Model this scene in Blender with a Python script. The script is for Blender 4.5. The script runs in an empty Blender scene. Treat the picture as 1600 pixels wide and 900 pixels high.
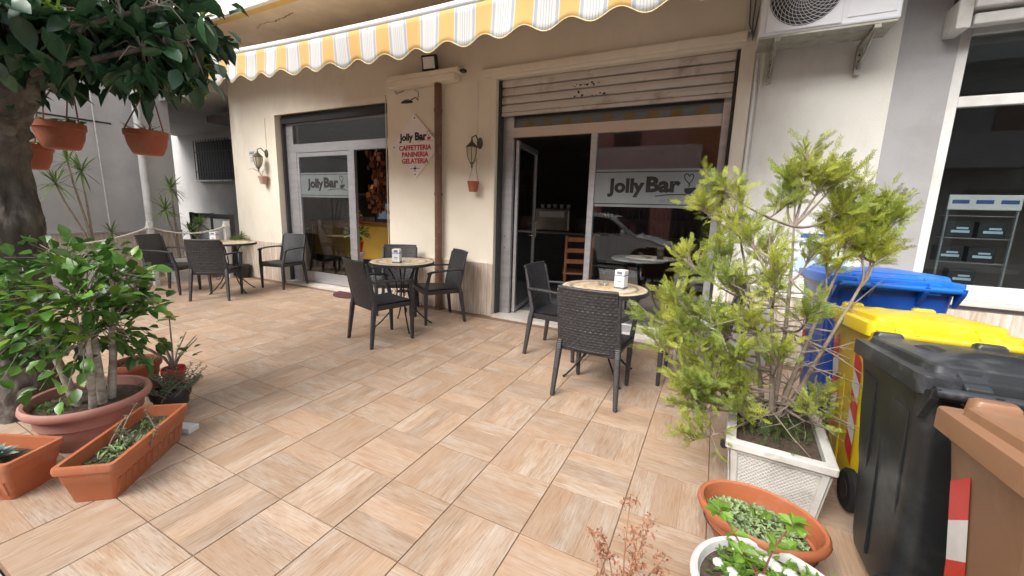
import bpy, bmesh, math, random
from math import sin, cos, pi, radians as R
from mathutils import Vector, Matrix, noise as mnoise
random.seed(7)
scene = bpy.context.scene
COL = scene.collection

# ------------------------------------------------------------------ camera
YAW, PITCH, ROLL = R(-26.66), R(-9.90), R(1.71)
FPX = 627.2
S = 0.365                                   # side of one floor tile, metres
CAM = Vector((1.73*S, -3.86*S, 3.828*S))
fw = Vector((sin(YAW)*cos(PITCH), cos(YAW)*cos(PITCH), sin(PITCH)))
r0 = Vector((cos(YAW), -sin(YAW), 0)); u0 = r0.cross(fw)
rt = cos(ROLL)*r0 + sin(ROLL)*u0; up = -sin(ROLL)*r0 + cos(ROLL)*u0
cd = bpy.data.cameras.new('camera'); cam = bpy.data.objects.new('camera', cd); COL.objects.link(cam)
m3 = Matrix((rt, up, -fw)).transposed()
cam.matrix_world = Matrix.Translation(CAM) @ m3.to_4x4()
cd.sensor_width = 36; cd.lens = 36*FPX/1600; cd.shift_y = -13.5/1600; cd.clip_start = .02; cd.clip_end = 2000
scene.camera = cam

# ------------------------------------------------------------------ light
SUN_EL, SUN_AZ = R(43), R(196)              # azimuth clockwise from +Y
world = bpy.data.worlds.new('World'); scene.world = world; world.use_nodes = True
nt = world.node_tree; nt.nodes.clear()
sky = nt.nodes.new('ShaderNodeTexSky'); sky.sky_type = 'NISHITA'; sky.sun_disc = False
sky.sun_elevation = SUN_EL; sky.sun_rotation = SUN_AZ
sky.air_density = 1.0; sky.dust_density = 4.0; sky.ozone_density = 1.0
bg = nt.nodes.new('ShaderNodeBackground'); bg.inputs['Strength'].default_value = .15
wo = nt.nodes.new('ShaderNodeOutputWorld')
hs = nt.nodes.new('ShaderNodeHueSaturation'); hs.inputs['Saturation'].default_value = .35   # overcast, near white sky
nt.links.new(sky.outputs[0], hs.inputs['Color']); nt.links.new(hs.outputs[0], bg.inputs[0]); nt.links.new(bg.outputs[0], wo.inputs[0])
sd = bpy.data.lights.new('sun', 'SUN'); sd.energy = 1.25; sd.angle = R(46); sd.color = (1, .97, .93)
sun = bpy.data.objects.new('sun', sd); COL.objects.link(sun)
sdir = Vector((sin(SUN_AZ)*cos(SUN_EL), cos(SUN_AZ)*cos(SUN_EL), sin(SUN_EL)))
sun.rotation_euler = sdir.to_track_quat('Z', 'Y').to_euler(); sun.location = (0, -6, 20)
vs = scene.view_settings; vs.view_transform = 'Standard'; vs.look = 'None'; vs.exposure = 1.3; vs.gamma = 1; vs.use_curve_mapping = False

# ------------------------------------------------------------------ materials
MATS = {}
def _n(nt, t, **kw):
    n = nt.nodes.new(t)
    for k, v in kw.items():
        if k in n.inputs: n.inputs[k].default_value = v
        else: setattr(n, k, v)
    return n
def c4(c): return (c[0], c[1], c[2], 1)
def mul(c, f): return (c[0]*f, c[1]*f, c[2]*f)
def mat(name, col, rough=.6, metal=0., col2=None, vs=6., vs2=None, stretch=(1,1,1), bump=0., bs=60., spec=.5, detail=6., lo=.35, hi=.65, island=0., dirt=None, dirt_s=1.3, dirt_lo=.52, dirt_hi=.72, coat=0., wave=None, transl=0., rnd=0., dirt_st=None):
    """Principled material: two tones mixed by stretched noise, optional dirt layer, bump, per-island tone."""
    m = bpy.data.materials.new(name); m.use_nodes = True
    nt = m.node_tree; L = nt.links.new
    p = nt.nodes['Principled BSDF']
    p.inputs['Roughness'].default_value = rough; p.inputs['Metallic'].default_value = metal
    p.inputs['Specular IOR Level'].default_value = spec
    if coat: p.inputs['Coat Weight'].default_value = coat; p.inputs['Coat Roughness'].default_value = .15
    tc = _n(nt, 'ShaderNodeTexCoord'); mp = _n(nt, 'ShaderNodeMapping'); mp.inputs['Scale'].default_value = stretch
    L(tc.outputs['Object'], mp.inputs[0])
    out = None
    if col2 is None: col2 = mul(col, .82)
    nz = _n(nt, 'ShaderNodeTexNoise', Scale=vs, Detail=detail, Roughness=.6); L(mp.outputs[0], nz.inputs['Vector'])
    mr = _n(nt, 'ShaderNodeMapRange'); mr.inputs[1].default_value = lo; mr.inputs[2].default_value = hi; L(nz.outputs[0], mr.inputs[0])
    mx = _n(nt, 'ShaderNodeMix', data_type='RGBA'); L(mr.outputs[0], mx.inputs[0]); mx.inputs[6].default_value = c4(col); mx.inputs[7].default_value = c4(col2)
    out = mx.outputs[2]
    if dirt:
        n2 = _n(nt, 'ShaderNodeTexNoise', Scale=dirt_s, Detail=8., Roughness=.65); m2 = _n(nt, 'ShaderNodeMapping'); m2.inputs['Scale'].default_value = dirt_st or (1,1,1); L(tc.outputs['Object'], m2.inputs[0]); L(m2.outputs[0], n2.inputs['Vector'])
        r2 = _n(nt, 'ShaderNodeMapRange'); r2.inputs[1].default_value = dirt_lo; r2.inputs[2].default_value = dirt_hi; L(n2.outputs[0], r2.inputs[0])
        x2 = _n(nt, 'ShaderNodeMix', data_type='RGBA'); L(r2.outputs[0], x2.inputs[0]); L(out, x2.inputs[6]); x2.inputs[7].default_value = c4(dirt); out = x2.outputs[2]
    if island or rnd:
        src = _n(nt, 'ShaderNodeNewGeometry').outputs['Random Per Island'] if island else _n(nt, 'ShaderNodeObjectInfo').outputs['Random']
        k = island or rnd
        r3 = _n(nt, 'ShaderNodeMapRange'); r3.inputs[3].default_value = 1-k; r3.inputs[4].default_value = 1+k; L(src, r3.inputs[0])
        hv = _n(nt, 'ShaderNodeHueSaturation'); L(r3.outputs[0], hv.inputs['Value']); L(out, hv.inputs['Color']); out = hv.outputs[0]
    L(out, p.inputs['Base Color'])
    if bump:
        nb = _n(nt, 'ShaderNodeTexNoise', Scale=bs, Detail=4.); L(mp.outputs[0], nb.inputs['Vector'])
        bp = _n(nt, 'ShaderNodeBump', Strength=bump, Distance=.01); L(nb.outputs[0], bp.inputs['Height']); L(bp.outputs[0], p.inputs['Normal'])
    if wave:                                # (axis, scale, strength): fine ribs
        wv = _n(nt, 'ShaderNodeTexWave', Scale=wave[1]); wv.bands_direction = wave[0]; L(tc.outputs['Object'], wv.inputs['Vector'])
        bp = _n(nt, 'ShaderNodeBump', Strength=wave[2], Distance=.01); L(wv.outputs[1], bp.inputs['Height']); L(bp.outputs[0], p.inputs['Normal'])
    if transl:
        o = nt.nodes['Material Output']; tr = _n(nt, 'ShaderNodeBsdfTranslucent'); L(out, tr.inputs[0])
        ms = _n(nt, 'ShaderNodeMixShader'); ms.inputs[0].default_value = transl
        L(p.outputs[0], ms.inputs[1]); L(tr.outputs[0], ms.inputs[2]); L(ms.outputs[0], o.inputs[0])
    MATS[name] = m
    return m
def glass_mat(name, tint=(1,1,1), ior=1.75, rough=0.):
    m = bpy.data.materials.new(name); m.use_nodes = True; nt = m.node_tree; nt.nodes.clear(); L = nt.links.new
    o = _n(nt, 'ShaderNodeOutputMaterial'); t = _n(nt, 'ShaderNodeBsdfTransparent'); t.inputs[0].default_value = c4(tint)
    g = _n(nt, 'ShaderNodeBsdfGlossy'); g.inputs['Roughness'].default_value = rough
    lw = _n(nt, 'ShaderNodeLayerWeight', Blend=.5); pw_ = _n(nt, 'ShaderNodeMath', operation='POWER'); pw_.inputs[1].default_value = 5; L(lw.outputs['Facing'], pw_.inputs[0])
    f = _n(nt, 'ShaderNodeMapRange'); f.inputs[3].default_value = ior; f.inputs[4].default_value = .9; L(pw_.outputs[0], f.inputs[0]); ms = _n(nt, 'ShaderNodeMixShader')
    L(f.outputs[0], ms.inputs[0]); L(t.outputs[0], ms.inputs[1]); L(g.outputs[0], ms.inputs[2]); L(ms.outputs[0], o.inputs[0])
    MATS[name] = m; return m
def stripe_mat(name, period, x0, transl=.35):
    m = mat(name, (.8,.8,.8), rough=.85, transl=transl)
    nt = m.node_tree; L = nt.links.new; p = nt.nodes['Principled BSDF']
    tc = _n(nt, 'ShaderNodeTexCoord'); sx = _n(nt, 'ShaderNodeSeparateXYZ'); L(tc.outputs['Object'], sx.inputs[0])
    a = _n(nt, 'ShaderNodeMath', operation='SUBTRACT'); a.inputs[1].default_value = x0; L(sx.outputs[0], a.inputs[0])
    b = _n(nt, 'ShaderNodeMath', operation='DIVIDE'); b.inputs[1].default_value = period; L(a.outputs[0], b.inputs[0])
    c = _n(nt, 'ShaderNodeMath', operation='FRACT'); L(b.outputs[0], c.inputs[0])
    cr = _n(nt, 'ShaderNodeValToRGB'); L(c.outputs[0], cr.inputs[0]); e = cr.color_ramp; e.interpolation = 'CONSTANT'
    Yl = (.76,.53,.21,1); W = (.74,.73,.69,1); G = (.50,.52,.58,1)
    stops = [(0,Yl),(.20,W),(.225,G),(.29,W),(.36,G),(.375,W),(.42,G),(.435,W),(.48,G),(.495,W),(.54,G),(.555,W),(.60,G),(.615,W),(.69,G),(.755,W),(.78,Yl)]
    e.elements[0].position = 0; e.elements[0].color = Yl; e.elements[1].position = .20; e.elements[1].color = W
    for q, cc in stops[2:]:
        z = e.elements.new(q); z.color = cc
    L(cr.outputs[0], p.inputs['Base Color'])
    for n in nt.nodes:
        if n.type == 'BSDF_TRANSLUCENT': L(cr.outputs[0], n.inputs[0])
    return m
def tile_mat():
    m = bpy.data.materials.new('wood_look_tile'); m.use_nodes = True; nt = m.node_tree; L = nt.links.new; p = nt.nodes['Principled BSDF']
    tc = _n(nt, 'ShaderNodeTexCoord'); oi = _n(nt, 'ShaderNodeObjectInfo')
    off = _n(nt, 'ShaderNodeVectorMath', operation='SCALE'); off.inputs[0].default_value = (37, 53, 11); L(oi.outputs['Random'], off.inputs['Scale'])
    ad = _n(nt, 'ShaderNodeVectorMath', operation='ADD'); L(tc.outputs['Object'], ad.inputs[0]); L(off.outputs[0], ad.inputs[1])
    def noise(sc, st, det=6., rg=.6):
        mp = _n(nt, 'ShaderNodeMapping'); mp.inputs['Scale'].default_value = st; L(ad.outputs[0], mp.inputs[0])
        n = _n(nt, 'ShaderNodeTexNoise', Scale=sc, Detail=det, Roughness=rg); L(mp.outputs[0], n.inputs['Vector']); return n.outputs[0]
    # three planks printed on each tile
    sx = _n(nt, 'ShaderNodeSeparateXYZ'); L(tc.outputs['Object'], sx.inputs[0])
    k = _n(nt, 'ShaderNodeMath', operation='MULTIPLY'); k.inputs[1].default_value = 3/S; L(sx.outputs[0], k.inputs[0])
    k2 = _n(nt, 'ShaderNodeMath', operation='ADD'); k2.inputs[1].default_value = 1.5; L(k.outputs[0], k2.inputs[0])
    fl = _n(nt, 'ShaderNodeMath', operation='FLOOR'); L(k2.outputs[0], fl.inputs[0])
    cb = _n(nt, 'ShaderNodeCombineXYZ'); L(fl.outputs[0], cb.inputs[0]); L(oi.outputs['Random'], cb.inputs[1])
    wn = _n(nt, 'ShaderNodeTexWhiteNoise'); L(cb.outputs[0], wn.inputs['Vector'])
    big = noise(5., (1.6, .5, 1)); grain = noise(85., (2.2, .11, 1), 6., .7); mid = noise(16., (1.6, .3, 1))
    def ramp(src, lo, hi):
        q = _n(nt, 'ShaderNodeMapRange'); q.inputs[1].default_value = lo; q.inputs[2].default_value = hi; L(src, q.inputs[0]); return q.outputs[0]
    def mix(f, a, b, fac=None):
        x = _n(nt, 'ShaderNodeMix', data_type='RGBA'); L(f, x.inputs[0])
        for i, v in ((6, a), (7, b)):
            if isinstance(v, tuple): x.inputs[i].default_value = c4(v)
            else: L(v, x.inputs[i])
        return x.outputs[2]
    A = mix(ramp(big, .36, .64), (.445,.340,.258), (.405,.275,.178))
    B = mix(ramp(mid, .5, .74), A, (.335,.205,.125))
    Cc = mix(ramp(noise(9., (1.2,.35,1)), .5, .72), B, (.47,.385,.31))
    gs = _n(nt, 'ShaderNodeMath', operation='MULTIPLY'); gs.inputs[1].default_value = .85; L(ramp(grain, .50, .66), gs.inputs[0])
    g2 = _n(nt, 'ShaderNodeMath', operation='MULTIPLY'); g2.inputs[1].default_value = .6; L(ramp(noise(70., (2.4,.09,1), 5., .7), .52, .68), g2.inputs[0])
    Cc = mix(g2.outputs[0], Cc, (.56,.48,.40))
    D = mix(gs.outputs[0], Cc, (.255,.165,.105))
    sw = _n(nt, 'ShaderNodeSeparateColor'); L(wn.outputs['Color'], sw.inputs[0]); so = _n(nt, 'ShaderNodeMath', operation='MULTIPLY'); so.inputs[1].default_value = .45; L(ramp(sw.outputs[1], .45, 1.), so.inputs[0])
    D = mix(so.outputs[0], D, (.43,.265,.16))
    hv = _n(nt, 'ShaderNodeHueSaturation'); L(D, hv.inputs['Color'])
    v1 = _n(nt, 'ShaderNodeMapRange'); v1.inputs[3].default_value = .87; v1.inputs[4].default_value = 1.08; L(wn.outputs['Value'], v1.inputs[0]); L(v1.outputs[0], hv.inputs['Value'])
    h2 = _n(nt, 'ShaderNodeHueSaturation'); v2 = _n(nt, 'ShaderNodeMapRange'); v2.inputs[3].default_value = .975; v2.inputs[4].default_value = 1.025; L(oi.outputs['Random'], v2.inputs[0]); L(v2.outputs[0], h2.inputs['Value']); L(hv.outputs[0], h2.inputs['Color'])
    # thin dark joint printed between planks
    fr = _n(nt, 'ShaderNodeMath', operation='FRACT'); L(k2.outputs[0], fr.inputs[0])
    lt = _n(nt, 'ShaderNodeMath', operation='LESS_THAN'); lt.inputs[1].default_value = .022; L(fr.outputs[0], lt.inputs[0])
    lm = _n(nt, 'ShaderNodeMath', operation='MULTIPLY'); lm.inputs[1].default_value = .6; L(lt.outputs[0], lm.inputs[0])
    E_ = mix(lm.outputs[0], h2.outputs[0], (.25,.14,.08))
    # soiling across the terrace
    wp = _n(nt, 'ShaderNodeNewGeometry'); nd = _n(nt, 'ShaderNodeTexNoise', Scale=1.7, Detail=8., Roughness=.7); L(wp.outputs['Position'], nd.inputs['Vector'])
    ds = _n(nt, 'ShaderNodeMath', operation='MULTIPLY'); ds.inputs[1].default_value = .35; L(ramp(nd.outputs[0], .52, .75), ds.inputs[0])
    F_ = mix(ds.outputs[0], E_, (.34,.26,.2))
    L(F_, p.inputs['Base Color']); p.inputs['Roughness'].default_value = .62; p.inputs['Specular IOR Level'].default_value = .3
    bp = _n(nt, 'ShaderNodeBump', Strength=.25, Distance=.002); L(grain, bp.inputs['Height']); L(bp.outputs[0], p.inputs['Normal'])
    MATS['tile'] = m; return m

tile_mat()
mat('grout', (.25,.155,.10), .9, vs=30)
mat('cream', (.78,.715,.60), .85, col2=(.735,.67,.555), vs=2.2, bump=.12, bs=120, dirt=(.64,.56,.45), dirt_s=2.2, dirt_lo=.52, dirt_hi=.85, dirt_st=(1.4,1.4,.6))
mat('cream_pale', (.71,.695,.63), .85, col2=(.66,.645,.58), vs=2.0, bump=.25, bs=60, dirt=(.58,.55,.48), dirt_s=2.4, dirt_lo=.52, dirt_hi=.85, dirt_st=(1.3,1.3,.7))
mat('soffit_paint', (.70,.60,.46), .9, vs=3, bump=.1, dirt=(.62,.50,.36), dirt_s=2)
mat('ochre_paint', (.62,.42,.13), .85, vs=8, col2=(.55,.37,.13))
mat('grey_paint', (.38,.375,.37), .85, col2=(.34,.335,.33), vs=1.6, bump=.15, bs=90, dirt=(.30,.29,.28), dirt_s=1.6, dirt_lo=.5, dirt_hi=.8)
mat('grey_wall', (.50,.49,.48), .9, col2=(.43,.42,.41), vs=1.2, bump=.2, bs=70, dirt=(.36,.35,.34), dirt_s=1.0, dirt_lo=.45, dirt_hi=.75)
mat('travertine', (.68,.60,.51), .6, col2=(.43,.33,.25), vs=9, stretch=(4.5,4.5,.35), bump=.15, bs=25, dirt=(.36,.29,.23), dirt_s=3, dirt_lo=.55, dirt_hi=.85, rnd=.06)
mat('marble_step', (.62,.58,.52), .4, vs=6, col2=(.52,.47,.41))
mat('aluminium', (.60,.60,.62), .38, .75, col2=(.50,.50,.52), vs=3, stretch=(1,1,6))
mat('bronze_aluminium', (.66,.56,.47), .4, .55, col2=(.60,.50,.42), vs=4)
mat('shutter_metal', (.60,.56,.52), .5, .2, col2=(.53,.49,.45), vs=5, stretch=(.5,1,6), dirt=(.25,.18,.13), dirt_s=4, dirt_lo=.55, dirt_hi=.75)
mat('white_frame', (.74,.73,.69), .5, vs=4, dirt=(.55,.52,.46), dirt_s=2.5)
mat('white_paint', (.72,.71,.69), .6, vs=5, dirt=(.45,.42,.38), dirt_s=4)
mat('white_plastic', (.74,.73,.70), .45, vs=4, dirt=(.50,.47,.42), dirt_s=5, dirt_lo=.5, dirt_hi=.8)
mat('ac_white', (.72,.74,.77), .4, vs=2, col2=(.68,.70,.73))
mat('galvanised', (.42,.42,.36), .55, .5, vs=12, col2=(.30,.29,.24), dirt=(.25,.19,.12), dirt_s=9)
mat('black_metal', (.02,.02,.022), .45, .3, vs=8)
mat('dark_metal', (.045,.045,.048), .5, .3, vs=8)
mat('bar_silver', (.80,.81,.83), .35, .3, vs=3)
mat('brown_pipe', (.155,.075,.045), .4, vs=4, col2=(.12,.055,.033), dirt=(.26,.18,.13), dirt_s=4)
mat('chair_resin', (.044,.043,.047), .48, vs=40, col2=(.022,.021,.023), bump=.15, bs=180)
mat('chair_rib', (.044,.043,.047), .48, vs=40, col2=(.022,.021,.023), wave=('Z', 22., .35))
mat('terracotta', (.36,.09,.045), .6, col2=(.30,.075,.036), vs=5, dirt=(.42,.21,.13), dirt_s=5, dirt_lo=.5, dirt_hi=.8)
mat('orange_plastic', (.43,.135,.056), .5, col2=(.38,.115,.048), vs=4, dirt=(.46,.24,.15), dirt_s=6, dirt_lo=.5, dirt_hi=.8)
mat('pink_pot', (.44,.20,.16), .6, col2=(.38,.165,.13), vs=4, dirt=(.50,.30,.24), dirt_s=6, dirt_lo=.48, dirt_hi=.8)
mat('pale_pot', (.55,.34,.27), .7, vs=8)
mat('red_plastic', (.55,.02,.02), .4, vs=3)
mat('soil', (.045,.03,.02), .95, col2=(.10,.07,.05), vs=45, bump=.8, bs=50)
mat('planter_white', (.66,.65,.61), .6, col2=(.56,.54,.50), vs=7, dirt=(.36,.34,.30), dirt_s=6, dirt_lo=.5, dirt_hi=.74)
mat('bark', (.135,.11,.09), .9, col2=(.04,.032,.026), vs=12, stretch=(1,1,.4), bump=1., bs=30, dirt=(.21,.185,.155), dirt_s=6, dirt_lo=.52, dirt_hi=.7)
mat('ficus_bark', (.52,.48,.41), .8, col2=(.26,.21,.16), vs=16, stretch=(1,1,2), bump=.3, bs=40)
mat('twig', (.31,.26,.21), .85, col2=(.21,.165,.125), vs=20)
mat('twig_red', (.26,.10,.07), .7, vs=20)
mat('twig_dry', (.36,.17,.10), .8, vs=20, col2=(.28,.14,.08))
mat('citrus_leaf', (.042,.105,.042), .32, col2=(.022,.055,.030), vs=9, island=.35, rnd=0, transl=.12, spec=.45)
mat('citrus_leaf_one', (.045,.115,.045), .3, col2=(.022,.055,.030), vs=9, rnd=.4, transl=.12, spec=.5)
mat('citrus_young', (.24,.38,.06), .42, vs=9, island=.25, transl=.3)
mat('ficus_leaf', (.10,.22,.04), .3, col2=(.05,.13,.03), vs=12, island=.4, transl=.2)
mat('ficus_leaf_one', (.115,.25,.04), .28, col2=(.05,.13,.03), vs=9, rnd=.5, transl=.2)
mat('ficus_young', (.20,.33,.035), .32, vs=12, rnd=.3, transl=.3)
mat('piping', (.80,.68,.36), .8)
mat('thuja', (.40,.42,.055), .6, col2=(.25,.33,.055), vs=4.5, island=.35, transl=.3, lo=.4, hi=.6)
mat('thuja_dark', (.075,.12,.03), .65, vs=6, island=.3, transl=.2)
mat('dracaena', (.11,.19,.05), .45, col2=(.17,.24,.07), vs=5, island=.3, transl=.2)
mat('weed', (.085,.165,.03), .5, col2=(.13,.21,.05), vs=10, island=.35, transl=.25)
mat('weed_bright', (.15,.29,.03), .42, col2=(.20,.34,.05), vs=10, island=.3, transl=.3)
mat('sedum', (.24,.30,.13), .55, col2=(.14,.22,.09), vs=14, island=.35)
mat('rosemary', (.075,.12,.055), .6, vs=10, island=.35)
mat('dry_leaf', (.42,.20,.11), .75, col2=(.34,.17,.10), vs=10, island=.3, transl=.2)
mat('agave', (.20,.29,.24), .5, vs=6, island=.2)
mat('petal_red', (.5,.02,.025), .5, vs=6, island=.3)
mat('petal_yellow', (.75,.6,.08), .5, vs=6, island=.2)
mat('pebble', (.74,.72,.68), .6, vs=8, island=.12)
mat('paper', (.74,.74,.73), .8, vs=3, col2=(.70,.70,.69))
mat('ink', (.016,.014,.014), .6)
mat('ink_grey', (.16,.16,.17), .7)
mat('ink_red', (.50,.018,.025), .6)
mat('ink_blue', (.05,.12,.35), .6)
mat('sign_white', (.80,.74,.73), .5, vs=3, col2=(.76,.70,.69))
mat('vinyl', (.27,.295,.30), .7, vs=2)
mat('lamp_glass', (.52,.46,.32), .25, vs=8)
mat('lamp_white', (.75,.75,.72), .3)
mat('lantern_metal', (.07,.075,.06), .5, .4, vs=20, col2=(.13,.12,.085))
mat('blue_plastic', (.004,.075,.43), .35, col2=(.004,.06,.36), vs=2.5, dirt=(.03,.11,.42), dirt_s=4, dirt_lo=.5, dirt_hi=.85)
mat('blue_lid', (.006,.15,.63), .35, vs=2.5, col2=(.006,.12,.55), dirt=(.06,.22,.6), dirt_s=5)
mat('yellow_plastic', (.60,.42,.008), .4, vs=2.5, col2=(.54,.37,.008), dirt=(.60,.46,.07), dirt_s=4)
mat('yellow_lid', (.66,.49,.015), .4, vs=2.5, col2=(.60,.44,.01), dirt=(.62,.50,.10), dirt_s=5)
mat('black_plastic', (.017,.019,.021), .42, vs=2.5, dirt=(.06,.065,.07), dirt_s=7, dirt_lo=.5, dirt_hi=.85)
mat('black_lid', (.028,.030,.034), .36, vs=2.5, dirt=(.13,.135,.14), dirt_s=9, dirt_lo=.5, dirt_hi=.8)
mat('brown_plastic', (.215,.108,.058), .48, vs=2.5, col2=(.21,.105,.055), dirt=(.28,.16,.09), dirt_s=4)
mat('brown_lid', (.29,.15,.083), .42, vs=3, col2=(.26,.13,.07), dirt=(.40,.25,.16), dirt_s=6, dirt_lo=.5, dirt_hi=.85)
mat('rubber', (.012,.012,.013), .7, vs=20)
mat('tape_white', (.72,.72,.72), .35); mat('tape_red', (.6,.02,.018), .35)
mat('mat_maroon', (.10,.035,.04), .95, vs=60, bump=.5, bs=200)
mat('rope', (.70,.67,.60), .9, vs=50, bump=.4, bs=120)
mat('wood', (.28,.105,.04), .5, col2=(.2,.07,.025), vs=6, stretch=(3,3,.5))
mat('counter_wood', (.62,.36,.06), .45, col2=(.56,.32,.05), vs=3)
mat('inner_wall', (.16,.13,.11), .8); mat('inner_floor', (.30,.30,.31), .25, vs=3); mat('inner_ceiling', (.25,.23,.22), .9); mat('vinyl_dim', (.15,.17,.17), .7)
mat('amber', (.24,.07,.015), .4, vs=20, island=.75)
mat('steel', (.55,.55,.56), .25, .9)
mat('fridge', (.10,.10,.11), .4)
mat('tv', (.32,.42,.55), .2)
mat('bottle', (.12,.05,.02), .15, island=.6)
mat('asphalt', (.055,.055,.057), .9, vs=60, col2=(.04,.04,.042), bump=.4, bs=150)
mat('paver', (.50,.49,.46), .8, vs=12, col2=(.42,.41,.39), rnd=.08)
mat('kerb', (.40,.39,.37), .8, vs=10)
mat('ground', (.16,.15,.14), .95, vs=2)
mat('pink_stucco', (.48,.20,.16), .9, vs=1); mat('pink_light', (.66,.42,.36), .9, vs=1); mat('dark_shutter', (.10,.04,.025), .7); mat('orange_shutter', (.40,.13,.04), .7)
mat('grey_stucco', (.20,.20,.20), .9, vs=1)
mat('car_white', (.75,.76,.77), .25, coat=.6, vs=1, col2=(.74,.75,.76)); mat('car_dark', (.10,.015,.018), .25, coat=.6)
mat('car_glass', (.02,.022,.025), .08)
mat('head_lamp', (.6,.62,.65), .15)
mat('card_dark', (.03,.033,.036), .5); mat('card_label', (.55,.70,.82), .6); mat('shelf_grey', (.30,.31,.32), .4)
glass_mat('glass', (.92,.94,.94), .11); glass_mat('glass_dark', (.80,.83,.83), .10)
# ------------------------------------------------------------------ helpers
class MB:
    def __init__(s): s.v = []; s.f = []; s.mi = []; s.m = 0
    def add(s, vs, fs):
        b = len(s.v); s.v += [tuple(p) for p in vs]
        for f in fs: s.f.append(tuple(b+i for i in f)); s.mi.append(s.m)
        return s
    def box(s, x0, x1, y0, y1, z0, z1, M=None):
        vs = [Vector(p) for p in ((x0,y0,z0),(x1,y0,z0),(x1,y1,z0),(x0,y1,z0),(x0,y0,z1),(x1,y0,z1),(x1,y1,z1),(x0,y1,z1))]
        if M is not None: vs = [M @ p for p in vs]
        return s.add(vs, [(0,3,2,1),(4,5,6,7),(0,1,5,4),(1,2,6,5),(2,3,7,6),(3,0,4,7)])
    def prism(s, poly, a0, a1, axis='z', M=None):
        def P(p, a): return Vector((p[0],p[1],a)) if axis=='z' else (Vector((a,p[0],p[1])) if axis=='x' else Vector((p[0],a,p[1])))
        n = len(poly); vs = [P(p,a0) for p in poly]+[P(p,a1) for p in poly]
        if M is not None: vs = [M @ p for p in vs]
        return s.add(vs, [tuple(range(n))[::-1], tuple(range(n,2*n))]+[(i,(i+1)%n,n+(i+1)%n,n+i) for i in range(n)])
    def tube(s, pts, rad, seg=8, cap=True, M=None):
        pts = [Vector(p) for p in pts]; n = len(pts)
        if not isinstance(rad, (list, tuple)): rad = [rad]*n
        t0 = (pts[1]-pts[0]).normalized(); nrm = t0.orthogonal().normalized(); vs = []
        for i, p in enumerate(pts):
            t = (pts[min(i+1,n-1)]-pts[max(i-1,0)])
            t = t.normalized() if t.length > 1e-9 else t0
            nrm = (nrm - t*nrm.dot(t)); nrm = nrm.normalized() if nrm.length > 1e-6 else t.orthogonal().normalized()
            b = t.cross(nrm)
            for k in range(seg):
                a = 2*pi*k/seg; vs.append(p + (nrm*cos(a)+b*sin(a))*rad[i])
        if M is not None: vs = [M @ p for p in vs]
        fs = [(i*seg+k, i*seg+(k+1)%seg, (i+1)*seg+(k+1)%seg, (i+1)*seg+k) for i in range(n-1) for k in range(seg)]
        if cap: fs += [tuple(range(seg))[::-1], tuple((n-1)*seg+k for k in range(seg))]
        return s.add(vs, fs)
    def loft(s, levels, cap0=True, cap1=True, M=None):
        n = len(levels[0]); vs = [Vector(p) for l in levels for p in l]
        if M is not None: vs = [M @ p for p in vs]
        fs = [(i*n+k, i*n+(k+1)%n, (i+1)*n+(k+1)%n, (i+1)*n+k) for i in range(len(levels)-1) for k in range(n)]
        if cap0: fs.append(tuple(range(n))[::-1])
        if cap1: fs.append(tuple((len(levels)-1)*n+k for k in range(n)))
        return s.add(vs, fs)
    def lathe(s, prof, seg=24, M=None, sx=1., sy=1., cap0=True, cap1=True):
        return s.loft([[(r*cos(2*pi*k/seg)*sx, r*sin(2*pi*k/seg)*sy, z) for k in range(seg)] for r, z in prof], cap0, cap1, M)
    def sphere(s, c, r, seg=10, rings=6, sz=1.):
        pr = [(max(1e-4, r*sin(pi*i/rings)), -r*cos(pi*i/rings)*sz) for i in range(rings+1)]
        return s.lathe(pr, seg, Matrix.Translation(Vector(c)))
    def grid(s, fn, nu, nv):
        vs = [fn(i/nu, j/nv) for j in range(nv+1) for i in range(nu+1)]; w = nu+1
        return s.add(vs, [(j*w+i, j*w+i+1, (j+1)*w+i+1, (j+1)*w+i) for j in range(nv) for i in range(nu)])
    def mesh(s, name, mats, smooth=None):
        me = bpy.data.meshes.new(name); me.from_pydata(s.v, [], s.f)
        if not isinstance(mats, (list, tuple)): mats = [mats]
        for m in mats: me.materials.append(MATS[m])
        if len(mats) > 1: me.polygons.foreach_set('material_index', s.mi)
        if smooth:
            me.polygons.foreach_set('use_smooth', [True]*len(me.polygons)); me.set_sharp_from_angle(angle=R(smooth))
        me.update(); return me
    def build(s, name, mats, parent=None, loc=None, rz=0, smooth=None, bevel=0, seg=2, normals=False):
        me = s.mesh(name, mats, smooth)
        if normals:
            bm = bmesh.new(); bm.from_mesh(me); bmesh.ops.recalc_face_normals(bm, faces=bm.faces); bm.to_mesh(me); bm.free()
        return put(name, me, parent, loc, rz, bevel, seg)
def put(name, me, parent=None, loc=None, rz=0, bevel=0, seg=2):
    o = bpy.data.objects.new(name, me); COL.objects.link(o); o.parent = parent
    if loc: o.location = loc
    if rz: o.rotation_euler = (0,0,rz)
    if bevel:
        b = o.modifiers.new('bevel', 'BEVEL'); b.width = bevel; b.segments = seg; b.limit_method = 'ANGLE'; b.angle_limit = R(40)
    return o
def tag(o, label=None, cat=None, group=None, kind=None):
    if label: o['label'] = label
    if cat: o['category'] = cat
    if group: o['group'] = group
    if kind: o['kind'] = kind
    return o
def thing(name, label, cat, loc=(0,0,0), rz=0, group=None):
    o = bpy.data.objects.new(name, None); COL.objects.link(o); o.empty_display_size = .1
    o.location = loc; o.rotation_euler = (0,0,rz); return tag(o, label, cat, group)
def copy_tree(o, parent=None):
    c = o.copy(); COL.objects.link(c); c.parent = parent
    for ch in list(o.children): copy_tree(ch, c)
    return c
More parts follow.
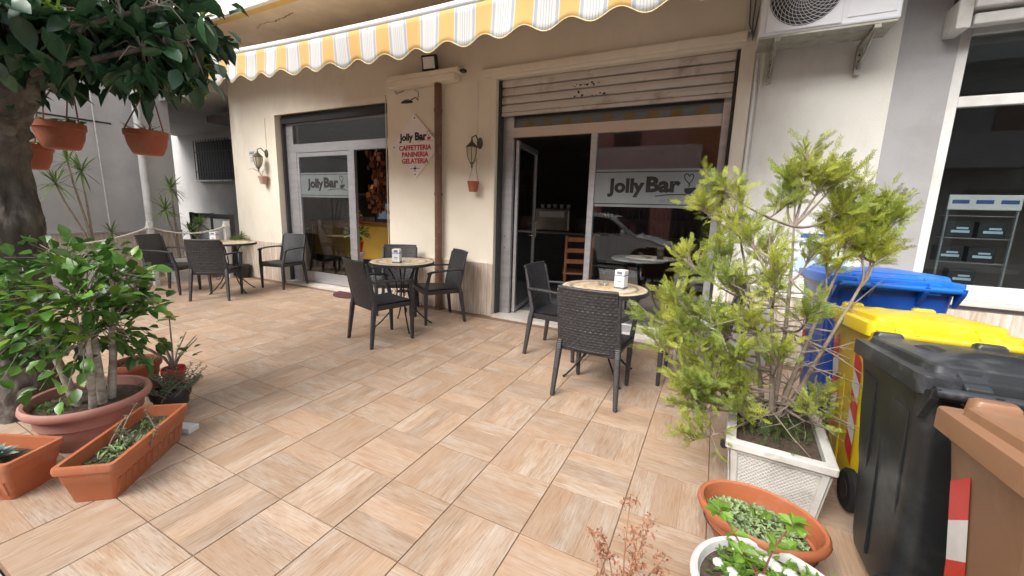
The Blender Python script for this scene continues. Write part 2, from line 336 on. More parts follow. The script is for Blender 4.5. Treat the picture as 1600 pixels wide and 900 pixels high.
def place(o, loc, rz, label=None, group=None):
    o.location = loc; o.rotation_euler = (0,0,rz); return tag(o, label, None, group)
def bx(name, m, parent, x0, x1, y0, y1, z0, z1, bevel=0, **kw):
    return MB().box(x0,x1,y0,y1,z0,z1).build(name, m, parent, bevel=bevel, **kw)
def rrect(w, d, r, z, n=4, cx=0, cy=0, tilt=0):
    P = []
    for qx, qy, a0 in ((1,1,0),(-1,1,90),(-1,-1,180),(1,-1,270)):
        for k in range(n+1):
            a = R(a0+90*k/n); x = qx*(w/2-r)+r*cos(a); y = qy*(d/2-r)+r*sin(a)
            P.append((cx+x, cy+y, z + tilt*(y/d)))
    return P
def T(x=0, y=0, z=0): return Matrix.Translation((x,y,z))
def RX(a): return Matrix.Rotation(a,4,'X')
def RY(a): return Matrix.Rotation(a,4,'Y')
def RZ(a): return Matrix.Rotation(a,4,'Z')
def letters(name, txt, m, parent, size, M, bold=0., extrude=.001, sx=1., align='CENTER'):
    """Text as a flat mesh; M maps the text's XY plane into the parent's space."""
    cu = bpy.data.curves.new(name, 'FONT'); cu.body = txt; cu.size = size; cu.offset = bold; cu.extrude = extrude; cu.align_x = align; cu.resolution_u = 3
    tmp = bpy.data.objects.new('tmp', cu); COL.objects.link(tmp); bpy.context.view_layer.update()
    me = bpy.data.meshes.new_from_object(tmp.evaluated_get(bpy.context.evaluated_depsgraph_get()))
    bpy.data.objects.remove(tmp); bpy.data.curves.remove(cu)
    me.transform(M @ Matrix.Diagonal((sx,1,1,1))); me.materials.clear(); me.materials.append(MATS[m]); me.name = name
    return put(name, me, parent)
FACE = RX(R(90))                           # text plane -> facing -Y
def project(p):
    d = Vector(p)-CAM; z = d.dot(fw)
    if z < .05: return None
    return (800+FPX*d.dot(rt)/z, 436.5-FPX*d.dot(up)/z, z)

# ------------------------------------------------------------------ setting
F = 3.084                                   # facade plane
tag(MB().box(-150,150,-150,150,-.40,-.30).build('ground','ground'), kind='structure')
tag(MB().box(-60,60,-10.2,-2.8,-.30,-.13).build('road','asphalt'), kind='structure')
pv = MB().box(-60,60,-2.62,-1.104,-.30,-.02).build('pavement','grout'); tag(pv, kind='structure')
pm = MB().box(-.118,.118,-.118,.118,-.02,.0).mesh('paver','paver')
for i in range(30):
    for j in range(4):
        x = -5.2+.24*i; y = -1.226-.24*j
        if -3.6 < x < 1.9: put('paver', pm, pv, (x, y, -.002))
tag(MB().box(-60,60,-2.8,-2.62,-.30,.0).build('kerb','kerb',bevel=.015), kind='structure')
fp = MB().box(-13,9,-14,-10.2,-.30,-.01).build('opposite_pavement','kerb'); tag(fp, kind='structure')
# terrace of wood-look tiles, laid in alternating directions
fl = MB().box(-14,1.90,-1.10,F+.6,-.30,-.0055).build('terrace_floor','grout'); tag(fl, kind='structure')
h = S/2-.0026
tme = MB()
tme.loft([[(-h,-h,-.02),(h,-h,-.02),(h,h,-.02),(-h,h,-.02)],[(-h,-h,-.0012),(h,-h,-.0012),(h,h,-.0012),(-h,h,-.0012)],[(-h+.001,-h+.001,0),(h-.001,-h+.001,0),(h-.001,h-.001,0),(-h+.001,h-.001,0)]])
tme = tme.mesh('tile','tile')
tl = []
for a in range(-3, 9):
    for b in range(-36, 6):
        x, y = (b+.5)*S, (a+.5)*S
        if y+h > F+.02 or y-h < -1.1 or x+h > 1.9: continue
        q = project((x,y,0)); vis = q is not None and -90 < q[0] < 1690 and q[1] < 1010
        tl.append((0 if vis else 1, q[2] if q else 99, x, y, (a+b) % 2))
tl.sort(); rest = MB()
for i, (v, d, x, y, k) in enumerate(tl):
    if i < 300:
        o = put('tile', tme, fl, (x,y,random.uniform(-.0004,.0004)), (R(90) if k else 0) + R(180)*random.randint(0,1))
    elif x > -13:
        rest.box(x-h,x+h,y-h,y+h,-.02,-.0005)
if rest.v: tag(rest.build('tile_remainder','tile',fl), kind='stuff')
# ------------------------------------------------------------------ the bar building
B = thing('bar_building', 'cream stuccoed bar building with two glazed entrances and travertine base', 'building')
w = MB()
WT = 3.62
w.box(-7.44,-6.14,F,F+.40,0,WT)             # left pillar
w.box(-3.66,-1.90,F,F+.40,0,WT)             # middle pillar
w.box(-6.14,-3.66,F,F+.40,2.84,WT)          # over the left entrance
w.box(-1.90,.66,F,F+.40,2.93,WT)            # over the right entrance
w.build('wall','cream',B)
MB().box(.66,1.782,F,F+.40,0,4.6).build('wall','cream_pale',B)
tag(MB().box(1.782,2.10,F,F+.40,0,4.6).build('wall','grey_paint',B), 'grey painted pilaster strip')
bx('side_wall','grey_paint',B,-7.438,-7.2,F+.40,F+3.2,0,WT)
# trim round the openings
def trim(x0,x1,zt,wl,wr,wt):
    m = MB(); m.box(x0-wl,x0,F-.022,F,.0,zt); m.box(x1,x1+wr,F-.022,F,0,zt); m.box(x0-wl,x1+wr,F-.022,F,zt,zt+wt)
    return m.build('door_surround','cream',B,bevel=.006)
trim(-6.14,-3.68,2.82,.16,.0001,.09); trim(-1.90,.66,2.93,.07,.12,.07)
# travertine base slabs, each its own
def slabs(x0, x1, n, z1=.69):
    d = (x1-x0)/n
    for i in range(n):
        bx('base_slab','travertine',B,x0+i*d+.0015,x0+(i+1)*d-.0015,F-.030,F-.001,.0,z1+random.uniform(-.002,.002),bevel=.003)
slabs(-7.44,-6.302,3); slabs(-3.655,-1.972,4); slabs(.782,2.10,3,.66)
MB().box(-3.66,-1.965,F-.034,F-.002,.692,.702).build('base_cap','cream',B)
bx('base_slab','travertine',B,-1.969,-1.902,F-.034,F-.024,0,.69); bx('base_slab','travertine',B,-6.298,-6.142,F-.034,F-.024,0,.69)
for x0,x1 in ((-6.14,-3.66),(-1.90,.66)):
    bx('door_step','marble_step',B,x0,x1,F-.05,F+.42,-.02,.028,bevel=.006)
# ledge with cable trunking over the right entrance
bx('ledge','cream',B,-2.06,.70,F-.075,F-.023,2.955,3.03,bevel=.008)
bx('ledge','cream',B,-2.10,.72,F-.045,F-.002,3.032,3.046)
# balcony slab above: soffit with an ochre edge, notched at the left
sz = 3.62
out = [(-5.46,1.77),(2.6,1.77),(2.6,F+.0),(-7.44,F+.0),(-7.44,2.12),(-5.80,2.12)]
MB().prism(out, sz, sz+.16).build('balcony_slab','soffit_paint',B)
def strip(pts, wd, z0, z1, name, m):
    mb = MB()
    for (x0,y0),(x1,y1) in zip(pts, pts[1:]):
        a = Vector((x1-x0,y1-y0)); a.normalize(); n = Vector((-a.y,a.x))*wd; e = a*wd*.0
        mb.prism([(x0-e.x,y0-e.y),(x1+e.x,y1+e.y),(x1+e.x+n.x,y1+e.y+n.y),(x0-e.x+n.x,y0-e.y+n.y)], z0, z1)
    return mb.build(name, m, B, normals=True)
strip([(-5.47,1.75),(2.6,1.75)], .085, sz-.035, sz-.001, 'soffit_edge', 'ochre_paint')
strip([(-5.82,2.10),(-5.471,1.752)], .085, sz-.0345, sz-.001, 'soffit_edge', 'ochre_paint')
strip([(-7.44,2.10),(-5.822,2.10)], .085, sz-.035, sz-.001, 'soffit_edge', 'ochre_paint')
mb = MB(); mb.box(-5.47,2.6,1.70,1.749,sz-.036,5.2); mb.prism([(-5.47,1.70),(-5.47,1.749),(-5.82,2.099),(-5.86,2.06)], sz-.036, 5.2); mb.box(-7.44,-5.821,2.05,2.099,sz-.036,5.2)
mb.build('balcony_parapet','cream_pale',B, normals=True)
MB().box(-7.44,2.6,F+.02,F+.4,3.79,5.2).build('upper_wall','cream_pale',B)
# peeling cracks of paint on the soffit
ck = MB()
random.seed(3)
x, y = -5.0, 2.16
for i in range(46):
    x += .019; y += random.uniform(-.016,.010)
    s_ = random.uniform(.002,.007)*(1.8 if i > 22 else 1)
    ck.prism([(x-s_*1.6,y-s_*.5),(x,y-s_*random.uniform(.4,1)),(x+s_*1.7,y-s_*.2),(x+s_,y+s_*.7),(x-s_,y+s_*.6)], sz-.0025, sz-.0005)
tag(ck.build('paint_crack','brown_pipe',B),kind='stuff')
bx('spout','grey_wall',B,-5.62,-5.50,1.58,1.70,3.72,3.98,bevel=.02)

# ------------------------------------------------------------------ glazed entrances
DY = F+.17                                  # plane of the door frames
def frame(name, m, bars, y0=DY-.03, y1=DY+.03, label=None):
    mb = MB()
    for x0,x1,z0,z1 in bars: mb.box(x0,x1,y0,y1,z0,z1)
    o = mb.build(name, m, B, bevel=.004)
    if label: tag(o, label)
    return o
def pane(par, x0,x1,z0,z1, m='glass', y=DY):
    return bx('pane', m, par, x0,x1,y-.004,y+.004,z0,z1)
# logo drawn with curves: heart rising from a coffee cup
def logo(par, M, s, m='ink'):
    mb = MB()
    def flat(pts, wd):
        for (x0,y0),(x1,y1) in zip(pts, pts[1:]):
            d = Vector((x1-x0,y1-y0)); L = d.length; d.normalize(); n = Vector((-d.y,d.x))*wd/2; e = d*wd*.3
            mb.prism([(x0-e.x-n.x,y0-e.y-n.y),(x1+e.x-n.x,y1+e.y-n.y),(x1+e.x+n.x,y1+e.y+n.y),(x0-e.x+n.x,y0-e.y+n.y)], 0, .0014, M=M)
    heart = [(.0,.30),(.10,.40),(.19,.56),(.22,.70),(.17,.80),(.08,.80),(.02,.70),(-.05,.81),(-.15,.83),(-.21,.74),(-.19,.62),(-.12,.50),(-.03,.41),(.05,.34),(.08,.26),(.02,.18)]
    flat([(p[0]*s,p[1]*s) for p in heart], .045*s)
    cup = [(-.16,.10),(.20,.14),(.36,.16),(.38,.05),(.28,-.02),(.22,-.10),(.14,-.17),(-.06,-.17),(-.14,-.08),(-.17,.02)]
    mb.prism([(p[0]*s,p[1]*s) for p in cup], 0, .0014, M=M)
    flat([(-1.55*s,-.30*s),(-.9*s,-.22*s),(-.2*s,-.20*s),(.3*s,-.24*s),(.62*s,-.34*s)], .05*s)
    return mb.build('cup_emblem', m, par, normals=True)
def vinyl(par, x0,x1,z0,z1, cx, size, y, small=True):
    v = bx('vinyl_band','vinyl' if small else 'vinyl_dim',par,x0,x1,y-.0075,y-.0045,z0,z1)
    zc = (z0+z1)/2
    for zz in (z0+.028, z1-.034): bx('vinyl_line','ink',par,x0,x1,y-.0090,y-.0078,zz,zz+.010)
    letters('lettering','Jolly',"ink",par,size, T(cx-size*1.12,y-.0082,zc-size*.20)@FACE, bold=size*.045, sx=1.06)
    letters('lettering','Bar',"ink",par,size*1.06, T(cx+size*.72,y-.0082,zc-size*.16)@FACE, bold=size*.05, sx=1.14)
    logo(par, T(cx+size*1.98,y-.0082,zc-size*.10)@FACE, size*1.0)
    if small: letters('lettering','dal 2000',"ink_grey",par,size*.27, T(cx+size*1.1,y-.0082,zc-size*.72)@FACE)
# left entrance
f1 = frame('entrance_frame','aluminium',[(-6.135,-5.93,.03,2.82),(-5.93,-3.66,2.68,2.83),(-5.93,-3.66,2.23,2.37),(-4.60,-4.50,.03,2.23),(-5.93,-5.87,.03,2.23)], label='silver aluminium frame of the left entrance')
frame('shutter_guide','dark_metal',[(-6.139,-6.10,.03,2.80)], DY-.09, DY-.031)
pane(f1,-5.93,-3.66,2.37,2.68)
d1 = frame('sliding_door','aluminium',[(-5.869,-5.82,.04,2.225),(-4.66,-4.601,.04,2.225),(-5.82,-4.66,.04,.22),(-5.82,-4.66,2.16,2.225)], DY-.02, DY+.02)
pane(d1,-5.82,-4.66,.22,2.16); vinyl(d1,-5.82,-4.66,1.50,1.90,-5.22,.20,DY,False)
# right entrance
f2 = frame('entrance_frame','aluminium',[(-1.895,-1.735,.03,2.56),(.565,.655,.03,2.56),(-.745,-.675,.03,2.27),(-.675,.565,.03,.12)], label='silver aluminium frame of the right entrance')
f2b = frame('transom','bronze_aluminium',[(-1.735,.565,2.272,2.385)], DY-.034, DY+.03)
for zz in (2.305,2.33,2.355): bx('groove','shutter_metal',f2b,-1.73,.56,DY-.0355,DY-.0335,zz,zz+.004)
p2 = pane(f2,-.675,.565,.12,2.272); vinyl(f2,-.675,.565,1.46,1.87,-.09,.205,DY)
pane(f2,-1.735,.565,2.385,2.56,'glass_dark')
for g_ in ((-1.899,-1.87,.03,2.92),(.63,.659,.03,2.92)): frame('shutter_guide','dark_metal',[g_], DY-.13, DY-.031)
# glass leaf standing open into the bar
lf = MB()
for b_ in ((0,.05,.0,2.2),(.84,.89,0,2.2),(.05,.84,0,.06),(.05,.84,2.13,2.2)): lf.box(b_[0],b_[1],-.02,.02,b_[2],b_[3])
leaf = lf.build('door_leaf','aluminium',B,(-1.70,DY+.03,.045),R(98),bevel=.004)
bx('pane','glass',leaf,.05,.84,-.004,.004,.06,2.13)
MB().tube([(.80,-.05,.95),(.80,-.05,1.2)],.012).tube([(.80,-.05,.98),(.80,.0,.98)],.008).tube([(.80,-.05,1.17),(.80,.0,1.17)],.008).build('handle','steel',leaf,smooth=40)
hk = MB()
for zz in (.9,1.05): hk.lathe([(.008,0),(.008,.006)],8,T(-1.82,DY-.03,zz)@RX(R(90)))
hk.build('lock','dark_metal',f2)
# roller shutter half lowered over the right entrance
sh = MB().box(-1.86,.62,DY-.06,DY-.04,2.60,2.925).build('roller_shutter','shutter_metal',B)
for i in range(4):
    z0 = 2.555+.095*i
    pf = [(DY-.075,z0),(DY-.096,z0+.006),(DY-.10,z0+.045),(DY-.096,z0+.082),(DY-.075,z0+.091)]
    MB().prism(pf,-1.868,.628,'x').build('slat','shutter_metal',sh,normals=True,bevel=.003)
MB().box(-1.868,.628,DY-.105,DY-.064,2.515,2.553).build('bottom_bar','shutter_metal',sh,bevel=.004)
gm = MB(); random.seed(11)
for i in range(26):
    x = -.98+random.uniform(0,.36); z = random.choice((2.66,2.70,2.765,2.775))+random.uniform(-.012,.012)
    y = DY-.1032 if z < 2.73 else DY-.1032
    gm.box(x,x+random.uniform(.008,.03),y-.001,y+.004,z,z+random.uniform(.004,.02))
tag(gm.build('grime_mark','ink',sh),kind='stuff')
# left shutter box, dark
bx('shutter_box','dark_metal',B,-6.10,-3.665,DY-.10,DY-.04,2.70,2.825)

# ------------------------------------------------------------------ inside the bar
I = thing('bar_interior', 'dim bar room behind the glazed entrances', 'room')
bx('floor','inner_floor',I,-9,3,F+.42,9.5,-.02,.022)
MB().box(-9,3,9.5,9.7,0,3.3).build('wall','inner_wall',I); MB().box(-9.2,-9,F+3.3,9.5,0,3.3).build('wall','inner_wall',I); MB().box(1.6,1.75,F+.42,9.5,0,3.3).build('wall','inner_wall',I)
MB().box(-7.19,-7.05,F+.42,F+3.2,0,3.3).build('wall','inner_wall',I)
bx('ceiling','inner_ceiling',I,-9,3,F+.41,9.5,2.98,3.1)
ct = thing('bar_counter', 'long ochre wooden counter inside the left entrance', 'counter', (-6.1,4.35,.02))
bx('front_panel','counter_wood',ct,-2.2,2.6,-.02,.02,.32,1.02,bevel=.004); bx('kick_panel','dark_metal',ct,-2.2,2.6,.03,.05,0,.32); bx('top','wood',ct,-2.25,2.65,-.08,.55,1.02,1.06,bevel=.008)
for k in range(5): bx('panel_joint','wood',ct,-2.0+k*1.1,-1.985+k*1.1,-.024,-.019,.32,1.02)
dc = thing('glass_cabinet', 'steel and glass food cabinet on the ochre counter', 'cabinet', (-6.0,4.6,1.082))
bx('base','steel',dc,-.7,.7,-.2,.3,0,.08); bx('glass','glass',dc,-.7,.7,-.2,-.19,.08,.5); bx('top','steel',dc,-.72,.72,-.22,.32,.5,.53); bx('back','steel',dc,-.7,.7,.28,.3,.08,.5)
scn = thing('screen', 'bluish lit screen on the counter beside the door', 'screen', (-4.95,4.42,1.082))
bx('case','dark_metal',scn,-.32,.34,-.02,.03,0,.40,bevel=.01); bx('display','tv',scn,-.27,.29,-.023,-.0205,.06,.35)
def shelf_unit(x, y, wd, n, label, seed):
    t = thing('bottle_shelf', label, 'shelf', (x,y,.02)); random.seed(seed)
    bx('back','wood',t,0,wd,.28,.30,0,2.3)
    for k in range(n):
        z = .85+k*.36; bx('board','wood',t,0,wd,0,.28,z,z+.025)
        xx = .06
        while xx < wd-.06:
            hh = random.uniform(.18,.30); rr = random.uniform(.028,.04)
            MB().lathe([(rr,0),(rr,hh*.6),(rr*.35,hh*.78),(rr*.35,hh)],10,T(xx,.13,z+.026)).build('bottle','bottle',t,smooth=40)
            xx += random.uniform(.11,.2)
shelf_unit(-7.6,8.6,1.8,4,'wooden shelf of bottles behind the ochre counter',2); shelf_unit(-1.9,7.6,2.2,4,'wooden shelf of bottles deep behind the right entrance',4)
hg = thing('snack_rack', 'tall hanging rack of orange packets inside left entrance', 'rack', (-4.58,3.78,1.30)); random.seed(5)
MB().tube([(0,0,-.1),(0,0,1.05)],.012).build('pole','steel',hg)
pk = MB()
for i in range(150):
    a = random.uniform(0,2*pi); z = random.uniform(0,.98); rr = random.uniform(.05,.17)
    pk.box(-.028,.028,-.008,.008,-.05,.02,T(rr*cos(a),rr*sin(a),z)@RZ(random.uniform(0,6))@RX(random.uniform(-.5,.5)))
tag(pk.build('packets','amber',hg),kind='stuff')
# flower pot on a small column behind the sliding door
fc = thing('pedestal', 'white fluted pedestal behind the sliding door', 'pedestal', (-4.93,3.62,.024))
fcb = MB(); fcb.lathe([(.12,0),(.12,.05),(.09,.06),(.085,.5),(.12,.52),(.12,.56)],16).build('column','white_paint',fc,smooth=40)
fpz = thing('flower_pot', 'red and yellow flowers in a pot on the white pedestal', 'plant', (-4.93,3.62,.586))
MB().lathe([(.07,0),(.10,.16),(.11,.18),(.10,.18),(.085,.1)],16).build('pot','red_plastic',fpz,smooth=40)
def leafball(mb, c, r, n, L, wd, seed, squash=.8):
    random.seed(seed)
    for i in range(n):
        d = Vector((random.gauss(0,1),random.gauss(0,1),random.gauss(0,1))).normalized(); p = Vector(c)+Vector((d.x,d.y,d.z*squash))*r*random.uniform(.3,1)
        leaf_at(mb, p, d+Vector((0,0,.2)), L*random.uniform(.7,1.2), wd)
def leaf_at(mb, p, d, L, wd, droop=.15, roll=None):
    d = Vector(d).normalized(); s_ = d.cross(Vector((0,0,1)))
    if s_.length < .05: s_ = Vector((1,0,0))
    s_.normalize(); n = s_.cross(d)
    a = random.uniform(-.7,.7) if roll is None else roll
    s2 = s_*cos(a)+n*sin(a); n2 = n*cos(a)-s_*sin(a)
    P = lambda t, k, hh: Vector(p)+d*(L*t)+s2*(wd*k)+n2*(hh*wd)-Vector((0,0,1))*(droop*L*t*t)
    vs = [P(0,0,0),P(.3,.42,.22),P(.65,.45,.22),P(1,0,0),P(.65,-.45,.22),P(.3,-.42,.22),P(.33,0,0),P(.68,0,0)]
    mb.add(vs, [(0,1,6),(6,1,2,7),(7,2,3),(0,6,5),(6,7,4,5),(7,3,4)])
def leaf_fine(mb, L, wd, curl=.12, fold=.22):
    st = ((0,.0),(.10,.34),(.26,.86),(.44,1.0),(.62,.88),(.80,.55),(.92,.24),(1,.0)); vs = []
    for t_,k in st:
        y = L*t_; z = -curl*L*t_*t_
        vs += [(-wd*.5*k,y,z+fold*wd*.5*k*(1+.25*sin(t_*17))),(0,y,z),(wd*.5*k,y,z+fold*wd*.5*k*(1+.25*sin(t_*15+1)))]
    mb.add(vs,[f for i in range(len(st)-1) for f in ((3*i,3*i+1,3*i+4,3*i+3),(3*i+1,3*i+2,3*i+5,3*i+4))]); return mb
lb = MB(); leafball(lb,(0,0,.34),.17,70,.10,.05,1); lb.build('leaves','weed',fpz)
lb = MB(); leafball(lb,(0,0,.52),.13,40,.05,.05,2); lb.build('red_bloom','petal_red',fpz)
lb = MB(); leafball(lb,(.03,0,.66),.08,26,.05,.05,3); lb.build('yellow_bloom','petal_yellow',fpz)
# a wooden chair and table inside the right entrance
wc = thing('wooden_chair', 'orange-brown wooden chair standing inside the open right entrance', 'chair', (-1.20,4.45,.022), R(20))
for sx in (-.19,.19):
    MB().tube([(sx,-.19,0),(sx,-.2,.45),(sx,-.25,1.02)],.022,6).build('leg','wood',wc); MB().tube([(sx,.2,0),(sx,.2,.45)],.022,6).build('leg','wood',wc)
bx('seat','wood',wc,-.22,.22,-.22,.22,.45,.48,bevel=.008)
for zz in (.62,.78,.94): bx('back_rail','wood',wc,-.19,.19,-.25,-.22,zz,zz+.06)
it = thing('cafe_table', 'round pale inside table by the right entrance', 'table', (-.30,4.4,.022))
MB().lathe([(.36,.72),(.38,.73),(.38,.75),(.36,.76)],32).build('top','white_paint',it,smooth=40); MB().lathe([(.2,0),(.2,.02),(.03,.04),(.03,.72)],16).build('pedestal','dark_metal',it,smooth=40)
ec = thing('steel_counter', 'steel counter with coffee machine deep inside the right entrance', 'counter', (-2.3,5.6,.022))
bx('cabinet','card_dark',ec,-.6,1.1,0,.6,0,.95); bx('worktop','steel',ec,-.63,1.13,-.03,.63,.951,.99,bevel=.006); bx('coffee_machine','steel',ec,-.2,.5,.1,.5,.991,1.42,bevel=.03); bx('machine_panel','paper',ec,-.1,.4,.092,.099,1.25,1.36); MB().box(.62,.95,.15,.45,.991,1.25).build('pastry_case','glass',ec)
for k in range(5): MB().lathe([(.03,0),(.04,.07),(.036,.07)],12,T(-.12+.13*k,.3,1.421)).build('cup','paper',ec)
fg = thing('drinks_fridge', 'dark drinks fridge standing deep inside the bar', 'fridge', (.7,6.4,.022))
bx('body','fridge',fg,-.35,.35,0,.6,0,1.9,bevel=.02); bx('door','glass_dark',fg,-.31,.31,-.02,-.002,.2,1.75)
# ------------------------------------------------------------------ awning
AW0, AW1, AWY = -4.72, .95, 1.40; PER = .333
def awz(x): return 2.922+.0067*(x+1.3)**2         # the front bar sags a little to the right
aw = thing('awning', 'yellow and white striped awning with scalloped valance over the terrace', 'awning')
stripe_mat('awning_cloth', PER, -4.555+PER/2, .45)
n = int((AW1-AW0)/PER*14)
def vf(u, v):
    x = AW0+u*(AW1-AW0); zt = awz(x)-.03; ph = 2*pi*(x+4.555)/PER
    zb = awz(x)-.285-.030*cos(ph)
    return (x, AWY-.028+.012*v*sin(ph*.5+1)+.02*v*v*sin(x*2.1), zt+(zb-zt)*v)
vo = MB().grid(vf, n, 6).build('valance','awning_cloth',aw,smooth=60)
sm = vo.modifiers.new('solid','SOLIDIFY'); sm.thickness = .003
# pale yellow piping that runs round the scallops
MB().tube([Vector(vf(i/(n),1))+Vector((0,-.002,0)) for i in range(n+1)],.0035,5).build('piping','piping',vo)
cn = MB().grid(lambda u,v: (AW0+u*(AW1-AW0), AWY+.02+(F-.16-AWY-.02)*v, awz(AW0+u*(AW1-AW0))+.02+(3.50-awz(AW0+u*(AW1-AW0)))*v-.05*sin(pi*v)), 60, 10).build('canopy','awning_cloth',aw,smooth=60)
sm = cn.modifiers.new('solid','SOLIDIFY'); sm.thickness = .003
MB().tube([(x_,AWY-.005,awz(x_)) for x_ in [AW0-.03+(AW1-AW0+.06)*i/16 for i in range(17)]],.030,16).build('front_bar','bar_silver',aw,smooth=40)
MB().tube([(AW0,F-.10,3.50),(AW1,F-.10,3.50)],.045,14).build('roller_tube','white_frame',aw,smooth=40)
for x in (AW0+.25, AW1-.25):
    MB().tube([(x,F-.06,3.40),(x+.35,2.25,3.22),(x,AWY+.02,awz(x)-.02)],.02,8).build('folding_arm','white_frame',aw)
    bx('wall_bracket','white_frame',aw,x-.05,x+.05,F-.12,F-.002,3.36,3.46)

# ------------------------------------------------------------------ things fixed to the facade
# cassette beam with floodlight
cb = thing('cable_cassette', 'cream box beam above the brown downpipe', 'box beam', (0,0,0))
bx('body','cream',cb,-3.50,-2.42,F-.16,F-.003,2.945,3.02,bevel=.006); bx('upper_lip','cream',cb,-3.50,-2.36,F-.175,F-.003,3.022,3.075,bevel=.006)
MB().tube([(-3.50,F-.02,2.96),(-3.46,F-.03,2.90),(-3.34,F-.02,2.93)],.006,5).build('cable','ink_grey',cb)
MB().box(-2.36,-2.30,F-.12,F-.06,3.03,3.06).build('end_cap','dark_metal',cb)
fd = thing('floodlight', 'small black square floodlight tilted on the cream box beam', 'floodlight', (-2.80,F-.14,3.077))
Mt = T(0,0,.10)@RZ(R(8))@RX(R(12))
MB().box(-.105,.105,-.025,.03,-.09,.09,Mt).build('housing','black_metal',fd,bevel=.01); MB().box(-.08,.08,-.028,-.0255,-.065,.065,Mt).build('lens','lamp_white',fd)
MB().tube([(-.112,0,.10),(-.112,0,.0),(.112,0,.0),(.112,0,.10)],.008,6).build('bracket','black_metal',fd)
# brown downpipe
dp = thing('downpipe', 'brown round downpipe between the two entrances', 'pipe', (-2.715,F-.085,0))
MB().tube([(0,0,.0),(0,0,2.94)],.048,16).build('pipe','brown_pipe',dp,smooth=40)
for zz in (1.55,.55,2.6): MB().tube([(0,0,zz),(0,0,zz+.035)],.054,16).build('collar','brown_pipe',dp,smooth=40); 
MB().box(-.01,.01,.045,.085,1.56,1.58).build('strap','brown_pipe',dp)
MB().lathe([(.006,0),(.006,.006)],8,T(-.02,-.045,.98)@RX(R(90))).build('stud','paper',dp)
# diamond sign
sg = thing('diamond_sign', 'pink-white diamond sign with dark and red lettering by the downpipe', 'sign', (-3.155,F-.002,2.20))
hd = .425
MB().prism([(-hd,0),(0,-hd),(hd,0),(0,hd)],-.022,-.004,'y').build('board','sign_white',sg,normals=True,bevel=.004)
letters('lettering','Jolly','ink',sg,.125,T(-.145,-.0235,.085)@FACE,bold=.0055,sx=1.04); letters('lettering','Bar','ink',sg,.135,T(.10,-.0235,.085)@FACE,bold=.0065,sx=1.06)
logo(sg,T(.235,-.0235,.10)@FACE,.115,'ink_red')
for k, tx in enumerate(('CAFFETTERIA','PANINERIA','GELATERIA')): letters('red_lettering',tx,'ink_red',sg,.090,T(0,-.0235,-.045-.088*k)@FACE,bold=.0032,sx=1.02)
MB().box(-.085,.085,-.0235,-.0222,-.292,-.286).box(-.005,.005,-.0236,-.0222,-.33,-.25).box(-.022,.022,-.0237,-.0222,-.30,-.278).build('ornament','ink',sg)
for x,z in ((0,.37),(0,-.37),(-.37,0),(.36,0)): MB().lathe([(.011,0),(.009,.006)],8,T(x,-.022,z)@RX(R(90))).build('screw','dark_metal',sg)
sl = thing('sign_lamp', 'small dark spotlight arm above the diamond sign', 'lamp', (-3.16,F,2.70))
MB().tube([(.05,0,.10),(.05,-.05,.12),(.03,-.14,.06)],.006,6).build('arm','dark_metal',sl)
MB().lathe([(.02,.035),(.07,.012),(.075,-.005),(.06,-.008)],14,T(0,-.16,.035)@RX(R(10)),sx=1.25,sy=.7).build('shade','black_metal',sl,smooth=40)
MB().tube([(.05,-.002,.10),(.06,-.004,.2),(.0,-.004,.23)],.004,5).build('cable','ink_grey',sl)
# wall lanterns
def lantern(loc, label):
    t = thing('wall_lantern', label, 'lantern', loc, group='lanterns beside the entrances')
    MB().lathe([(.055,0),(.05,.012),(.03,.02)],12,T(.03,0,.12)@RX(R(90)),sx=.8,sy=1.3).build('wall_plate','lantern_metal',t,smooth=40)
    MB().tube([(.03,-.01,.12),(.03,-.10,.20),(0,-.14,.17),(0,-.14,.11)],.009,7).build('arm','lantern_metal',t,smooth=60)
    MB().lathe([(.01,.15),(.014,.12),(.03,.105),(.07,.065),(.078,.055),(.072,.05)],12,T(0,-.14,0)).build('cap','lantern_metal',t,smooth=30)
    MB().lathe([(.066,.05),(.066,.0),(.05,-.08),(.022,-.125)],12,T(0,-.14,0)).build('glass','lamp_glass',t)
    for k in range(6):
        a = k*pi/3; MB().tube([(.068*cos(a),-.14+.068*sin(a),.05),(.068*cos(a),-.14+.068*sin(a),0),(.052*cos(a),-.14+.052*sin(a),-.08),(.022*cos(a),-.14+.022*sin(a),-.13)],.0045,5).build('rib','lantern_metal',t)
    MB().lathe([(.024,-.12),(.018,-.145),(.008,-.16),(.012,-.175),(.003,-.20)],10,T(0,-.14,0)).build('finial','lantern_metal',t,smooth=40)
    return t
lantern((-2.16,F-.002,2.08),'verdigris lantern on the middle pillar above the small red pot')
lantern((-6.47,F-.002,2.10),'verdigris lantern on the left pillar above the pale pot')
MB().box(-2.19,-2.165,F-.010,F-.001,2.30,2.93).build('conduit','cream',B); MB().box(-6.445,-6.425,F-.010,F-.001,2.32,2.80).build('conduit','cream',B)
